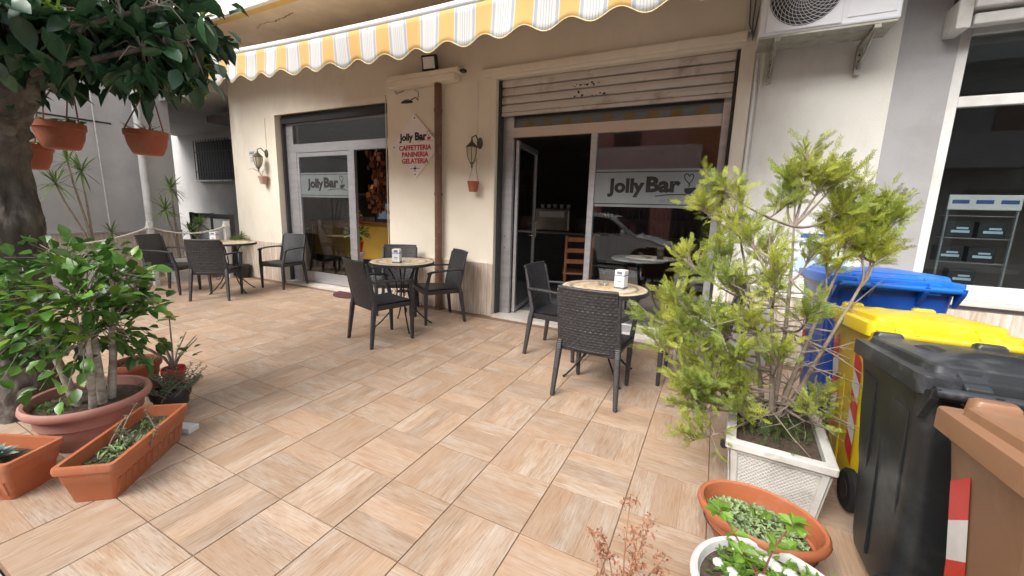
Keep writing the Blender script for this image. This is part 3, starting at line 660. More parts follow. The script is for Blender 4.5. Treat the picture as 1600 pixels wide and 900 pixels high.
# pots hung on the pillars
rp = thing('wall_pot', 'small red pot hanging under the middle lantern', 'pot', (-2.16,F-.10,1.60))
MB().lathe([(.052,0),(.068,.10),(.075,.105),(.075,.13),(.069,.13),(.062,.08)],18).build('pot','terracotta',rp,smooth=40)
MB().lathe([(.064,.108),(.01,.11)],12).build('soil','soil',rp)
MB().tube([(-.072,0,.12),(0,0,.34),(.04,.02,.40)],.0022,4).tube([(.072,0,.12),(.03,.01,.30),(.035,.02,.41)],.003,4).build('hanger','wood',rp)
pp = thing('wall_pot', 'pale terracotta half pot fixed under the left lantern', 'pot', (-6.48,F-.075,1.70))
MB().lathe([(.05,0),(.078,.10),(.092,.115),(.092,.14),(.085,.14),(.07,.08)],18,sy=.75).build('pot','pale_pot',pp,smooth=40); MB().lathe([(.08,.115),(.01,.12)],12,sy=.75).build('soil','soil',pp)
sp = MB()
for k in range(4):
    a = .9+k*1.1; sp.tube([(0,0,.12),(.09*cos(a),-.03,.22),(.20*cos(a),-.05,.20+.03*k),(.26*cos(a),-.07,.25)],.0035,5)
sp.build('dry_stems','twig',pp)
# paper notice on the left pillar
nc = thing('paper_notice', 'white paper notice stuck on the left pillar', 'notice', (-6.84,F-.001,2.17))
nm = MB().grid(lambda u,v: ((u-.5)*.17, -.003-.03*max(0,u-.6)**1.5*(1-v)*2, (v-.5)*.23), 8, 6).build('sheet','paper',nc); nm.modifiers.new('s','SOLIDIFY').thickness = .001
for k in range(6): MB().box(-.072+.021*k,-.059+.021*k,-.0062,-.0045,.052,.088).build('printed_letter','ink_grey',nc)
MB().box(-.08,.08,-.0065,-.0045,.035,.038).box(-.08,.08,-.0065,-.0045,.10,.103).box(-.08,-.077,-.0065,-.0045,.035,.103).box(.055,.058,-.0065,-.0045,.035,.103).build('rule','ink',nc)
for k in range(4): MB().box(-.07,.04,-.0062,-.0045,-.005-.025*k,.002-.025*k).build('printed_line','ink_grey',nc)
# cables and pipe beside the right entrance
MB().tube([(.80,F-.018,.0),(.80,F-.018,2.80)],.014,8).build('conduit','white_frame',B,smooth=40); MB().box(.835,.862,F-.012,F-.001,0,2.85).build('conduit','cream_pale',B)
for k, dx in enumerate((0,.025,.055)):
    MB().tube([(.70+dx,F-.02,3.6),(.685+dx+.02*k,F-.03,3.35),(.70+dx,F-.03,3.1),(.74,F-.02,3.0-.02*k)],.006,5).build('cable','ink_grey',B)
# air conditioner
ac = thing('air_conditioner', 'white outdoor air conditioner unit on wall brackets', 'air conditioner', (1.205,2.79,2.815))
bx('casing','ac_white',ac,-.44,.44,-.16,.17,.012,.60,bevel=.014); bx('base_tray','galvanised',ac,-.43,.43,-.15,.16,-.004,.011)
bx('grille_frame','ac_white',ac,-.395,.095,-.172,-.1605,.028,.575,bevel=.02); MB().lathe([(.24,0),(.24,.002)],48,T(-.15,-.1725,.29)@RX(R(90))).build('fan_opening','ink',ac)
gr = MB()
for k in range(1,11): gr.tube([(-.15+.0235*k*cos(2*pi*j/48),-.178,.29+.0235*k*sin(2*pi*j/48)) for j in range(49)],.0018,4,False)
for k in range(36):
    a = 2*pi*k/36; gr.tube([(-.15+q*cos(a+.9*(q/.2)),-.1775,.29+q*sin(a+.9*(q/.2))) for q in (.02,.06,.1,.14,.18,.22,.245)],.0016,4,False)
gr.build('grille','ac_white',ac)
for k in range(3):
    a = k*2.09; MB().add([(-.16+.03*cos(a),-.1750,.305+.03*sin(a)),(-.16+.18*cos(a),-.1745,.305+.18*sin(a)),(-.16+.17*cos(a+.9),-.1755,.305+.17*sin(a+.9)),(-.16+.03*cos(a+1.2),-.1750,.305+.03*sin(a+1.2))],[(0,1,2,3)]).build('fan_blade','dark_metal',ac)
bx('side_panel','ac_white',ac,.13,.41,-.166,-.1605,.06,.56,bevel=.006)
for x in (-.30,.32):
    mb = MB().prism([(-.15,-.006),(.285,-.006),(.285,-.24),(.25,-.24),(.25,-.045),(-.15,-.03)],x-.02,x+.02,'x'); mb.prism([(-.12,-.03),(.255,-.20),(.255,-.16),(-.06,-.03)],x-.004,x+.004,'x')
    br = mb.build('bracket','galvanised',ac,normals=True)
    for zz in (-.10,-.15,-.2): MB().box(x-.006,x+.006,.2485,.2505,zz,zz+.02).build('slot','ink',br)

# poster on the pale wall behind the conifer
ps = thing('wall_poster', 'white and blue poster on the pale wall behind the conifer', 'poster', (1.50,F-.001,1.20))
bx('sheet','paper',ps,-.25,.22,-.006,-.001,-.34,.28)
MB().prism([(-.22,-.16),(.19,-.10),(.19,-.30),(-.22,-.30)],-.0075,-.0062,'y').build('blue_band','card_label',ps,normals=True)
MB().box(-.18,.13,-.0075,-.0062,.02,.06).box(-.18,.05,-.0075,-.0062,-.05,-.02).build('printed_line','ink_blue',ps)
# a white box and grey crates standing at the foot of the pale wall
for k,(x,y,wd,d_,hh,m_,lb) in enumerate(((.55,2.75,.34,.26,.42,'white_plastic','white box at foot of the wall behind the conifer'),(.98,2.78,.30,.26,.60,'grey_paint','grey crate at foot of the wall behind the conifer'))):
    t = thing('storage_box', lb, 'box', (x,y,0), .1*k)
    bx('body',m_,t,-wd/2,wd/2,-d_/2,d_/2,0,hh-.04,bevel=.01); bx('lid',m_,t,-wd/2-.012,wd/2+.012,-d_/2-.012,d_/2+.012,hh-.038,hh,bevel=.008)

# ------------------------------------------------------------------ neighbouring shop at the right
N = thing('neighbour_shop', 'shop at the right with wide white framed display window', 'shop')
MB().box(2.10,7,F,F+.4,0,.74).build('wall','grey_paint',N); MB().box(2.10,7,F,F+.4,2.86,5).build('wall','grey_paint',N)
MB().box(2.10,2.13,F,F+.4,.74,2.86).build('wall','grey_paint',N)
for k in range(6): bx('base_slab','travertine',N,2.105+k*.75,2.85+k*.75,F-.03,F-.001,0,.70,bevel=.003)
bx('sill','marble_step',N,2.10,7,F-.06,F+.06,.741,.775,bevel=.006)
fr = MB()
for b_ in ((2.13,2.20,.776,2.86),(2.20,7,.776,.90),(2.20,7,2.28,2.36),(2.20,7,2.80,2.86),(4.4,4.48,.90,2.28)): fr.box(b_[0],b_[1],F+.02,F+.08,b_[2],b_[3])
wf = fr.build('window_frame','white_frame',N,bevel=.006)
bx('pane','glass_dark',wf,2.20,7,F+.046,F+.054,.90,2.28); bx('pane','glass_dark',wf,2.20,7,F+.046,F+.054,2.36,2.80)
MB().box(2.1,7,F+2.4,F+2.5,0,3).build('back_wall','inner_wall',N); MB().box(1.95,2.09,F+.41,F+2.4,0,3).build('inner_wall','inner_wall',N); MB().box(2.1,7,F+.085,F+2.4,.55,.6).build('window_floor','inner_floor',N); MB().box(2.1,7,F+.41,F+2.4,2.9,3.0).build('ceiling','inner_ceiling',N)
sb = thing('folded_awning', 'folded white awning cassette above the right shop window', 'awning')
bx('bar','white_frame',sb,2.12,6.5,F-.20,F-.12,2.80,2.875,bevel=.01); bx('bar','white_frame',sb,2.10,6.5,F-.24,F-.13,2.90,2.97,bevel=.01); bx('bracket','planter_white',sb,2.02,2.10,F-.22,F-.003,2.78,2.98,bevel=.006); bx('cassette','dark_metal',sb,2.05,6.5,F-.20,F-.003,2.99,3.16,bevel=.02)
ds = thing('display_rack', 'clear display rack with white header in the shop window', 'rack', (2.50,F+.13,.60))
for x in (-.19,.21): bx('upright','shelf_grey',ds,x-.006,x+.006,-.01,.01,0,1.02)
bx('header','paper',ds,-.20,.22,-.02,-.005,.90,1.02,bevel=.006)
for z in (.28,.47,.67,.85): bx('shelf','shelf_grey',ds,-.19,.21,-.015,.12,z,z+.006)
for k in range(3): bx('header_print','ink_blue',ds,-.18+.14*k,-.08+.14*k,-.0215,-.0205,.95,.98)
k = 0
PB = ['left box on the upper middle shelf','right box on the upper middle shelf','left box on the top shelf','right box on the top shelf','single box on the lowest rack shelf','box on the floor inside the rack','box on the floor outside the rack']
for z,xs in ((.476,(-.12,.07)),(.676,(-.09,.10)),(.286,(-.02,)),(.0,(.02,.34))):
    for x in xs:
        t = thing('product_box', 'dark product carton with pale blue label, '+PB[k], 'box', (2.50+x,F+.19,.60+z+.0005), group='boxes in the shop window display')
        bx('carton','card_dark',t,-.08,.08,-.05,.05,0,.13); bx('label','card_label',t,-.05,.06,-.0515,-.0502,.04,.06); bx('label','card_label',t,-.02,.05,-.0515,-.0502,.07,.085); k += 1

# ------------------------------------------------------------------ left side: grey wall, porch, railing
lw = thing('grey_side_wall', 'grey rendered wall at the left with a marble base', 'wall')
XW = -8.5
MB().box(XW-.3,XW,-6,2.62,0,6).build('wall','grey_wall',lw)
for k in range(9): bx('base_slab','travertine',lw,XW+.001,XW+.03,2.62-.5*(k+1)+.002,2.62-.5*k-.002,0,.80,bevel=.003)
bx('base_cap','grey_paint',lw,XW+.001,XW+.05,-2,2.62,.801,.83)
bx('string_line','dark_metal',lw,XW+.001,XW+.008,-1,1.80,2.585,2.61)
pw = thing('porch', 'dark recessed porch between the grey wall and left pillar', 'porch')
MB().box(-19,-7.44,5.2,5.4,0,4).build('wall','grey_wall',pw); MB().box(-19.2,-19.001,1.0,5.4,0,4).build('wall','grey_wall',pw); MB().box(-14,XW-.301,2.44,2.62,0,4).build('wall','grey_wall',pw); MB().box(-14,-7.44,2.63,5.2,3.25,3.6).build('ceiling','grey_wall',pw)  # front closing wall and far end wall added to shut out sky light
MB().box(XW+.001,-7.441,2.50,2.75,3.12,5).build('beam','grey_wall',pw)
gw = MB()
WX0, WX1, WZ0, WZ1 = -12.95,-11.1,1.98,3.02
wfm = MB().box(WX0,WX1,5.15,5.199,WZ0,WZ1).build('window','ink',pw)
for k in range(14): gw.box(WX0+.13*k,WX0+.13*k+.016,5.09,5.106,WZ0-.04,WZ1+.04)
for z in (WZ0+.2,WZ0+.75): gw.box(WX0-.05,WX1,5.107,5.12,z,z+.02)
gw.build('grille','dark_metal',wfm); bx('sill','white_paint',wfm,WX0-.05,WX1,5.05,5.149,WZ0-.06,WZ0-.02)
dpw = thing('white_downpipe', 'white round downpipe on the grey side wall', 'pipe', (XW+.14,2.10,0))
MB().tube([(0,0,0),(0,0,4.5)],.055,14).build('pipe','white_paint',dpw,smooth=40); MB().tube([(0,0,2.2),(0,0,2.24)],.065,14).build('collar','white_paint',dpw)
rw = MB().tube([(-8.47,1.60,.83),(-8.47,1.58,3.2)],.008,5).build('wire','white_paint',lw)
gt = thing('dark_gate', 'low dark metal gate with grey panels beside the left pillar', 'gate', (0,3.0,0))
for x in (-8.9,-8.15,-7.50): bx('post','dark_metal',gt,x-.03,x+.03,-.03,.03,0,1.15,bevel=.004)
bx('rail','dark_metal',gt,-8.87,-7.53,-.025,.025,1.06,1.14,bevel=.004); bx('rail','dark_metal',gt,-8.87,-7.53,-.025,.025,.05,.13,bevel=.004)
for x0,x1 in ((-8.87,-8.18),(-8.12,-7.53)): bx('panel','grey_paint',gt,x0,x1,-.008,.008,.13,1.06)
# rope barrier with two white posts
rb = thing('rope_barrier', 'white rope strung between posts along the planters', 'barrier')
for x,y in ((-7.42,1.72),(-7.30,2.78),(-7.2,-.3)):
    bx('post','white_paint',rb,x-.035,x+.035,y-.035,y+.035,0,1.03,bevel=.005); MB().tube([(x,y,.93),(x,y,.97)],.058,10).build('knot','rope',rb)
def rope(a,b,sag):
    a, b = Vector(a), Vector(b); return [a+(b-a)*t-Vector((0,0,sag*4*t*(1-t))) for t in [i/12 for i in range(13)]]
MB().tube(rope((-7.42,1.72,.95),(-7.2,-.3,.95),.22),.013,7).build('rope','rope',rb,smooth=60); MB().tube(rope((-7.42,1.72,.95),(-7.30,2.78,.95),.12),.013,7).build('rope','rope',rb,smooth=60)
# ribbed white planters with dracaenas
def ribbed_planter(loc, L, label, rz=0):
    t = thing('ribbed_planter', label, 'planter', loc, rz, 'white ribbed planters along the grey wall'); b_ = MB()
    b_.loft([rrect(.30,L*.94,.03,.0),rrect(.36,L,.03,.36),rrect(.38,L+.03,.03,.362),rrect(.38,L+.03,.03,.40),rrect(.32,L-.04,.03,.40),rrect(.31,L-.05,.03,.34)],True,True); b_.build('box','white_paint',t,smooth=35)
    for k in range(6):
        z = .06+.048*k; sw = .30+.06*z/.36; MB().loft([rrect(sw+.02,L*.94+.06*L*z/.36+.02,.03,z),rrect(sw+.024,L*.94+.06*L*z/.36+.024,.03,z+.016)]).build('rib','white_paint',t)
    MB().box(-.14,.14,-L/2+.06,L/2-.06,.345,.365).build('soil','soil',t)
    return t
ribbed_planter((-7.66,1.02,0),.95,'long white ribbed planter near the tree trunk'); ribbed_planter((-7.70,2.32,0),.62,'short white ribbed planter behind the left table'); ribbed_planter((-7.66,-.25,0),.95,'long white ribbed planter hidden behind the tree trunk')
def dracaena(loc, heads, label, seed):
    t = thing('dracaena_plant', label, 'plant', loc, group='spiky plants along the grey wall'); random.seed(seed); st = MB(); lv = MB()
    for (x,y,z,n,L) in heads:
        st.tube([(0,0,0),(x*.25,y*.25,z*.4),(x*.8,y*.8,z*.8),(x,y,z)],[.022,.018,.013,.011],6)
        for k in range(n):
            a = random.uniform(0,2*pi); e = random.uniform(-.5,1.3); d = Vector((cos(a)*cos(e),sin(a)*cos(e),sin(e))); l = L*random.uniform(.7,1.15); p = Vector((x,y,z)); s_ = d.cross(Vector((0,0,1))).normalized()*.011
            q = [p+d*l*tt-Vector((0,0,.30*l*tt*tt)) for tt in (0,.35,.7,1)]
            lv.add([q[0]-s_*.6,q[0]+s_*.6,q[1]+s_,q[1]-s_,q[2]+s_*.8,q[2]-s_*.8,q[3]],[(0,1,2,3),(3,2,4,5),(5,4,6)])
    st.build('stem','twig',t,smooth=60); lv.build('leaves','dracaena',t); return t
dracaena((-7.66,1.12,.36),[(-.05,.0,1.40,46,.42),(.02,-.30,1.20,40,.38),(.05,-.16,1.52,26,.34),(-.1,.25,.5,20,.3)],'tall three-headed dracaena against the grey wall',1)
dracaena((-7.70,2.20,.36),[(.0,-.02,1.22,42,.36),(.02,-.14,.86,46,.38)],'two-headed dracaena beside the white downpipe',2)
dracaena((-7.70,2.44,.36),[(.05,.10,.60,40,.32),(.0,-.05,.50,30,.30)],'low dracaena behind the left table',3)
sp_ = thing('spider_plant','spiky low plant in a pot by the left pillar','plant',(-7.15,2.92,0))
MB().lathe([(.09,0),(.12,.2),(.13,.2),(.13,.24),(.115,.24),(.1,.18)],18).build('pot','dark_metal',sp_,smooth=40)
random.seed(9); lv = MB()
for k in range(50):
    a = random.uniform(0,2*pi); e = random.uniform(.3,1.4); leaf_at(lv,(0,0,.7),(cos(a)*cos(e),sin(a)*cos(e),sin(e)),random.uniform(.18,.34),.022,.5)
lv.build('leaves','dracaena',sp_); MB().tube([(0,0,.18),(0,0,.72)],.014,6).build('stem','twig',sp_)
# ------------------------------------------------------------------ chairs
def weave(rows, cols, hgt=.0042):
    def hfun(u, v):
        a = abs(sin(pi*rows*v)); k = int(rows*v*.9999)
        return hgt*a*(.62+.38*sin(2*pi*cols*u+pi*(k % 2)))
    return hfun
def back_pt(u, v):
    x = (u-.5)*2*(.205+.012*v); y = -.195-.085*v-.02*v*v; z = .395+.465*v
    return Vector((x, y-.030*(1-((u-.5)*2)**2), z))
def make_chair():
    t = thing('patio_chair', '', 'chair')
    wf_ = weave(21, 11, .0065); nb = Vector((0,-.98,.2)); b_ = MB()
    b_.grid(lambda u,v: back_pt(u,v)+nb*(.008+wf_(u,v)), 60, 96)
    b_.grid(lambda u,v: back_pt(1-u,v)-nb*(.008+wf_(u,v)), 60, 96)
    b_.build('backrest','chair_resin',t,smooth=50)
    [MB().tube([back_pt(u/12,q) for u in range(13)],.0135,8).build('back_rail','chair_resin',t,smooth=60) for q in (0,1)]
    ws = weave(20, 11, .003); s_ = MB()
    s_.grid(lambda u,v: Vector(((u-.5)*2*(.205+.025*v), -.21+.45*v, .425+.012*v-.018*sin(pi*u)*sin(pi*v)-.02*max(0,v-.92)/.08+ws(u,v))), 44, 60)
    s_.build('seat','chair_resin',t,smooth=50)
    ap = MB(); ap.loft([rrect(.42,.44,.03,.365,3,0,.01),rrect(.45,.46,.035,.40,3,0,.012),rrect(.455,.465,.04,.418,3,0,.012)]); ap.build('apron','chair_resin',t,smooth=40)
    def leg(pts, ws_):
        m = MB(); m.loft([[(x-w_/2,y-d_/2,z),(x+w_/2,y-d_/2,z),(x+w_/2,y+d_/2,z),(x-w_/2,y+d_/2,z)] for (x,y,z),(w_,d_) in zip(pts,ws_)])
        return m.build('leg','chair_rib',t,bevel=.008,seg=2)
    for s in (-1,1):
        leg([(s*.243,-.262,0),(s*.222,-.215,.38),(s*.219,-.20,.45),(s*.221,-.285,.845)], [(.030,.034),(.042,.046),(.038,.040),(.026,.024)])
        leg([(s*.208,.226,0),(s*.214,.222,.37),(s*.222,.220,.43),(s*.246,.190,.60),(s*.252,.175,.635)], [(.028,.030),(.042,.042),(.038,.040),(.032,.036),(.034,.040)])
        ar = MB(); pts = [(s*.226,-.245,.655),(s*.250,-.12,.660),(s*.262,.05,.655),(s*.260,.17,.642),(s*.256,.215,.625)]
        ar.loft([[(x-.021,y,z-.011),(x+.021,y,z-.011),(x+.021,y,z+.011),(x-.021,y,z+.011)] for x,y,z in pts]); ar.build('armrest','chair_resin',t,bevel=.007,seg=2)
    return t
ch0 = make_chair()
CH = [((-.115,1.575,0),-2,'dark woven chair with its back to us at the right table'),
      ((-.665,2.26,0),-92,'dark woven chair at the left side of the right table, by the open door'),
      ((.56,2.12,0),88,'dark woven chair half hidden behind the conifer at the right table'),
      ((-2.43,1.66,0),-16,'dark woven chair in front of the middle table, nearest the open floor'),
      ((-2.40,2.57,0),147,'dark woven chair at the right of the middle table, beside the downpipe'),
      ((-3.08,2.58,0),212,'dark woven chair behind the middle table, next to the left doorway'),
      ((-6.65,1.635,0),-60,'dark woven chair at the left end of the far left table'),
      ((-5.78,1.80,0),38,'dark woven chair with its back to us at the far left table'),
      ((-5.78,2.80,0),192,'dark woven chair standing against the left glass door')]
for i, (loc, a, lb) in enumerate(CH):
    place(ch0 if i == 0 else copy_tree(ch0), loc, R(a), lb, 'dark woven patio chairs')

# ------------------------------------------------------------------ tables
def mosaic():
    m = mat('mosaic', (.6,.45,.28), .4); nt = m.node_tree; L = nt.links.new; p = nt.nodes['Principled BSDF']
    tc = _n(nt,'ShaderNodeTexCoord'); vo = _n(nt,'ShaderNodeTexVoronoi', Scale=42.); L(tc.outputs['Object'],vo.inputs['Vector'])
    ve = _n(nt,'ShaderNodeTexVoronoi', Scale=42.); ve.feature = 'DISTANCE_TO_EDGE'; L(tc.outputs['Object'],ve.inputs['Vector'])
    sx = _n(nt,'ShaderNodeSeparateXYZ'); L(tc.outputs['Object'],sx.inputs[0])
    cb = _n(nt,'ShaderNodeCombineXYZ'); L(sx.outputs[0],cb.inputs[0]); L(sx.outputs[1],cb.inputs[1])
    ln = _n(nt,'ShaderNodeVectorMath',operation='LENGTH'); L(cb.outputs[0],ln.inputs[0])
    dv = _n(nt,'ShaderNodeMath',operation='DIVIDE'); dv.inputs[1].default_value = .36; L(ln.outputs['Value'],dv.inputs[0])
    cr = _n(nt,'ShaderNodeValToRGB'); L(dv.outputs[0],cr.inputs[0]); e = cr.color_ramp; e.interpolation = 'CONSTANT'
    st = [(0,(.48,.30,.15)),(.18,(.60,.47,.30)),(.42,(.50,.26,.10)),(.50,(.62,.50,.33)),(.72,(.12,.12,.13)),(.80,(.55,.36,.19)),(.90,(.66,.56,.40))]
    e.elements[0].color = c4(st[0][1]); e.elements[1].position = .18; e.elements[1].color = c4(st[1][1])
    for q,c in st[2:]: z = e.elements.new(q); z.color = c4(c)
    hv = _n(nt,'ShaderNodeHueSaturation'); L(cr.outputs[0],hv.inputs['Color']); sp = _n(nt,'ShaderNodeSeparateColor'); L(vo.outputs['Color'],sp.inputs[0])
    mr = _n(nt,'ShaderNodeMapRange'); mr.inputs[3].default_value = .7; mr.inputs[4].default_value = 1.3; L(sp.outputs[0],mr.inputs[0]); L(mr.outputs[0],hv.inputs['Value'])
    lt = _n(nt,'ShaderNodeMath',operation='LESS_THAN'); lt.inputs[1].default_value = .06; L(ve.outputs['Distance'],lt.inputs[0])
    mx = _n(nt,'ShaderNodeMix',data_type='RGBA'); L(lt.outputs[0],mx.inputs[0]); L(hv.outputs[0],mx.inputs[6]); mx.inputs[7].default_value = (.5,.42,.32,1); L(mx.outputs[2],p.inputs['Base Color'])
mosaic()
def make_table():
    t = thing('mosaic_table', '', 'table')
    MB().lathe([(.352,.752),(.352,.768),(.349,.770)],48).build('mosaic_top','mosaic',t,smooth=40)
    MB().lathe([(.353,.738),(.366,.738),(.368,.756),(.366,.7695),(.3535,.7695),(.3535,.75)],48).build('rim','dark_metal',t,smooth=40)
    for k in range(4):
        M = RZ(pi/4+k*pi/2)
        m = MB(); pts = [(.20,0,.74),(.13,0,.66),(.075,0,.54),(.060,0,.42),(.085,0,.30),(.16,0,.17),(.255,0,.07),(.315,0,.02),(.34,0,.006)]
        m.tube(pts,[.0085]*8+[.011],8,True,M)
        m.build('leg','black_metal',t,smooth=60)
        sc = MB()
        for cx,cz,r,d in ((.125,.42,.045,1),(.155,.33,.035,-1),(.20,.245,.04,1)):
            sc.tube([(cx+r*(1-j/22)*cos(d*j*.42+2.4),0,cz+r*(1-j/22)*sin(d*j*.42+2.4)) for j in range(19)],.0042,5,True,M)
        sc.build('scroll','black_metal',t,smooth=60)
    MB().lathe([(.075,.415),(.075,.425)],20).build('leg_collar','black_metal',t)
    MB().lathe([(.24,.728),(.24,.737)],24).build('under_plate','black_metal',t)
    return t
tb0 = make_table()
TB = [((-.17,1.93,0),0,'round mosaic table at the right by the open door'),((-2.565,2.12,0),8,'round mosaic table in the middle near the downpipe'),((-6.05,2.14,0),45,'round mosaic table at the far left by the grey wall')]
for i,(loc,a,lb) in enumerate(TB): place(tb0 if i == 0 else copy_tree(tb0), loc, R(a), lb, 'round mosaic tables')
def make_napkin():
    t = thing('napkin_holder','','napkin holder')
    bx('body','paper',t,-.042,.042,-.042,.042,0,.155,bevel=.003); bx('band','ink_blue',t,-.0428,.0428,-.0428,.0428,.108,.116); bx('base','ink_grey',t,-.0432,.0432,-.0432,.0432,.0,.016)
    MB().box(-.022,.022,-.0432,-.0425,.122,.145).box(-.02,.02,-.0432,-.0425,.06,.068).box(-.014,.014,-.0432,-.0425,.045,.05).build('print','ink_grey',t)
    return t
nk0 = make_napkin()
for i,(x,y,a,lb) in enumerate(((-.04,1.97,-12,'white napkin holder on the right mosaic table'),(-2.52,1.99,25,'white napkin holder on the middle mosaic table'),(-6.20,2.02,35,'white napkin holder on the far left mosaic table'))):
    place(nk0 if i == 0 else copy_tree(nk0), (x,y,.7702), R(a), lb, 'napkin holders on the tables')
ash = MB(); ash.lathe([(.045,0),(.05,.03),(.044,.03),(.038,.008)],18)
for i,(x,y,lb) in enumerate(((-.20,2.02,'clear glass ashtray on the right mosaic table'),(-2.44,2.06,'clear glass ashtray on the middle mosaic table'))):
    o = ash.build('ashtray','glass',None,(x,y,.7702),smooth=40); tag(o,lb,'ashtray','ashtrays on the tables')
# half-round doormat
dm = MB(); dm.prism([(.36*cos(pi+pi*k/16),.34*sin(pi+pi*k/16)) for k in range(17)],.001,.012)
tag(dm.build('doormat','mat_maroon',None,(-4.36,F-.03,0),normals=True,bevel=.003),'half-round maroon doormat before the left entrance','doormat')

# ------------------------------------------------------------------ wheelie bins
def make_bin(loc, rz, W, D, H, cb_, cl, label, tapes=((-1,1),)):
    t = thing('wheelie_bin', label, 'bin', loc, rz)
    tilt = -.045*1.0                           # the rim falls towards the front
    b_ = MB()
    def lev(f, z, tl=0, yo=0, r=.05): return rrect(W*f, D*f, r, z, 4, 0, yo, tl)
    b_.loft([lev(.72,.05,0,-.02),lev(.75,.10,0,-.02),lev(.82,H*.5,0,-.01),lev(.90,H*.80,0,0),lev(.94,H-.075,tilt,0),lev(.955,H-.07,tilt,0),lev(.955,H-.035,tilt,0)])
    b_.build('body',cb_,t,smooth=35)
    for x in (-.24,.24):
        for s in (-1,1):
            if s < 0 and any(q*x > 0 for _,q in tapes): continue
            f = lambda z: .75+.15*(z/H)
            rb = MB(); rb.loft([[(s*(W*f(z)/2+e),x*D-w_,z),(s*(W*f(z)/2+e),x*D+w_,z),(s*(W*f(z)/2-.02),x*D+w_,z),(s*(W*f(z)/2-.02),x*D-w_,z)] for z,e,w_ in ((H*.30,-.014,.030),(H*.50,.004,.045),(H*.70,.012,.055),(H*.86,.013,.060))])
            rb.build('rib',cb_,t,bevel=.004,normals=True)
    for s in (-1,1): MB().loft([[(s*(W*(.75+.15*(z/H))/2+.004),-.003,z),(s*(W*(.75+.15*(z/H))/2+.004),.003,z),(s*(W*(.75+.15*(z/H))/2-.02),.003,z),(s*(W*(.75+.15*(z/H))/2-.02),-.003,z)] for z in (H*.12,H*.4,H*.7)]).build('mould_seam',cb_,t,normals=True)
    l_ = MB()
    def ll(f, z, dz=0): return [(p[0],p[1],p[2]+dz) for p in rrect(W*f, D*f+.01, .03, z, 5, 0, .005, tilt)]
    l_.loft([ll(1.0,H-.058),ll(1.02,H-.057),ll(1.022,H-.006),ll(1.016,H),ll(.90,H+.003),ll(.885,H+.004),ll(.865,H+.024),ll(.84,H+.030),ll(.60,H+.036),ll(.25,H+.040)])
    ld = l_.build('lid',cl,t,smooth=24)
    # raised panel and moulded ridges of the lid
    for s in (-1,1):
        M = T(s*W*.24,0,0)
        pr_ = MB(); pr_.loft([[(a-.045,-D*.40,H+.010+.018),(a+.045,-D*.40,H+.028),(a+.035,D*.12,H+.030),(a-.035,D*.12,H+.030)] if q == 0 else [(a-.035,-D*.38,H+.052),(a+.035,-D*.38,H+.052),(a+.02,D*.05,H+.046),(a-.02,D*.05,H+.046)] for q in (0,1) for a in (s*W*.24,)])
        pr_.build('ridge',cl,ld,bevel=.006,normals=True)
        hb = MB(); hb.prism([(-D*.53,H-.05),(-D*.42,H-.03),(-D*.36,H+.040),(-D*.46,H+.035),(-D*.545,H+.008)],s*W*.27-.03,s*W*.27+.03,'x'); hb.build('hinge',cl,ld,bevel=.006,normals=True)
    MB().tube([(-W*.46,-D*.545,H-.015),(W*.46,-D*.545,H-.015)],.017,12).build('handle_bar',cl,t,smooth=40)
    for s in (-.46,-.2,.2,.46): MB().prism([(-D*.47,H-.12),(-D*.56,H-.035),(-D*.57,H+.0),(-D*.46,H-.03)],s*W-.011,s*W+.011,'x').build('handle_bracket',cb_,t,bevel=.003,normals=True)
    for s in (-.30,.30): MB().loft([rrect(.10,.05,.012,H-.030,3,s*W,D*.485),rrect(.09,.045,.012,H+.012,3,s*W,D*.485),rrect(.075,.03,.01,H+.020,3,s*W,D*.48)]).build('lid_grip',cl,ld,smooth=40)
    for s in (-1,1):
        wx = s*(W*.39)
        wm = MB(); wm.lathe([(.055,-.025),(.085,-.024),(.10,-.012),(.10,.012),(.085,.024),(.055,.025)],24,T(wx,-D*.42,.10)@RY(R(90)))
        w_ = wm.build('wheel','rubber',t,smooth=35); MB().lathe([(.05,-.027),(.05,.027)],16,T(wx,-D*.42,.10)@RY(R(90))).build('hub','dark_metal',w_,smooth=40)
    MB().tube([(-W*.38,-D*.42,.10),(W*.38,-D*.42,.10)],.012,8).build('axle','steel',t)
    # reflective red and white tape on the upright corners
    for s,q in tapes:
        for q in (q,):
            tp = MB(); nseg = 5
            for k in range(nseg):
                z0 = H*.22+k*.105; z1 = z0+.105
                def pt(z, w2):
                    f = .755+.075*(z-.10)/(H*.5-.10) if z < H*.5 else .82+.08*(z-H*.5)/(H*.30)
                    yo = -.02+.01*(z-.10)/(H*.5-.10) if z < H*.5 else -.01+.01*(z-H*.5)/(H*.30)
                    return (s*(W*f/2+.0025), yo+q*(D*f/2-.045-w2*.9), z)
                sl_ = .06
                tp.m = k % 2
                tp.add([pt(z0,0),pt(z0+sl_,.10),pt(z1+sl_,.10),pt(z1,0)],[(0,1,2,3)])
            tp.build('reflective_tape',['tape_red','tape_white'],t)
    return t
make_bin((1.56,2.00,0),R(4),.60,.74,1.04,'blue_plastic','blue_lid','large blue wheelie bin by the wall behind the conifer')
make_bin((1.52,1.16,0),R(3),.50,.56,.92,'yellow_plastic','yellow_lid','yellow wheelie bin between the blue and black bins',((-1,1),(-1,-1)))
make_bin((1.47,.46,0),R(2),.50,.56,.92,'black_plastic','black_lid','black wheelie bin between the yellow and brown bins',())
make_bin((1.475,-.235,0),R(0),.50,.56,.92,'brown_plastic','brown_lid','brown wheelie bin nearest to us at the right edge')
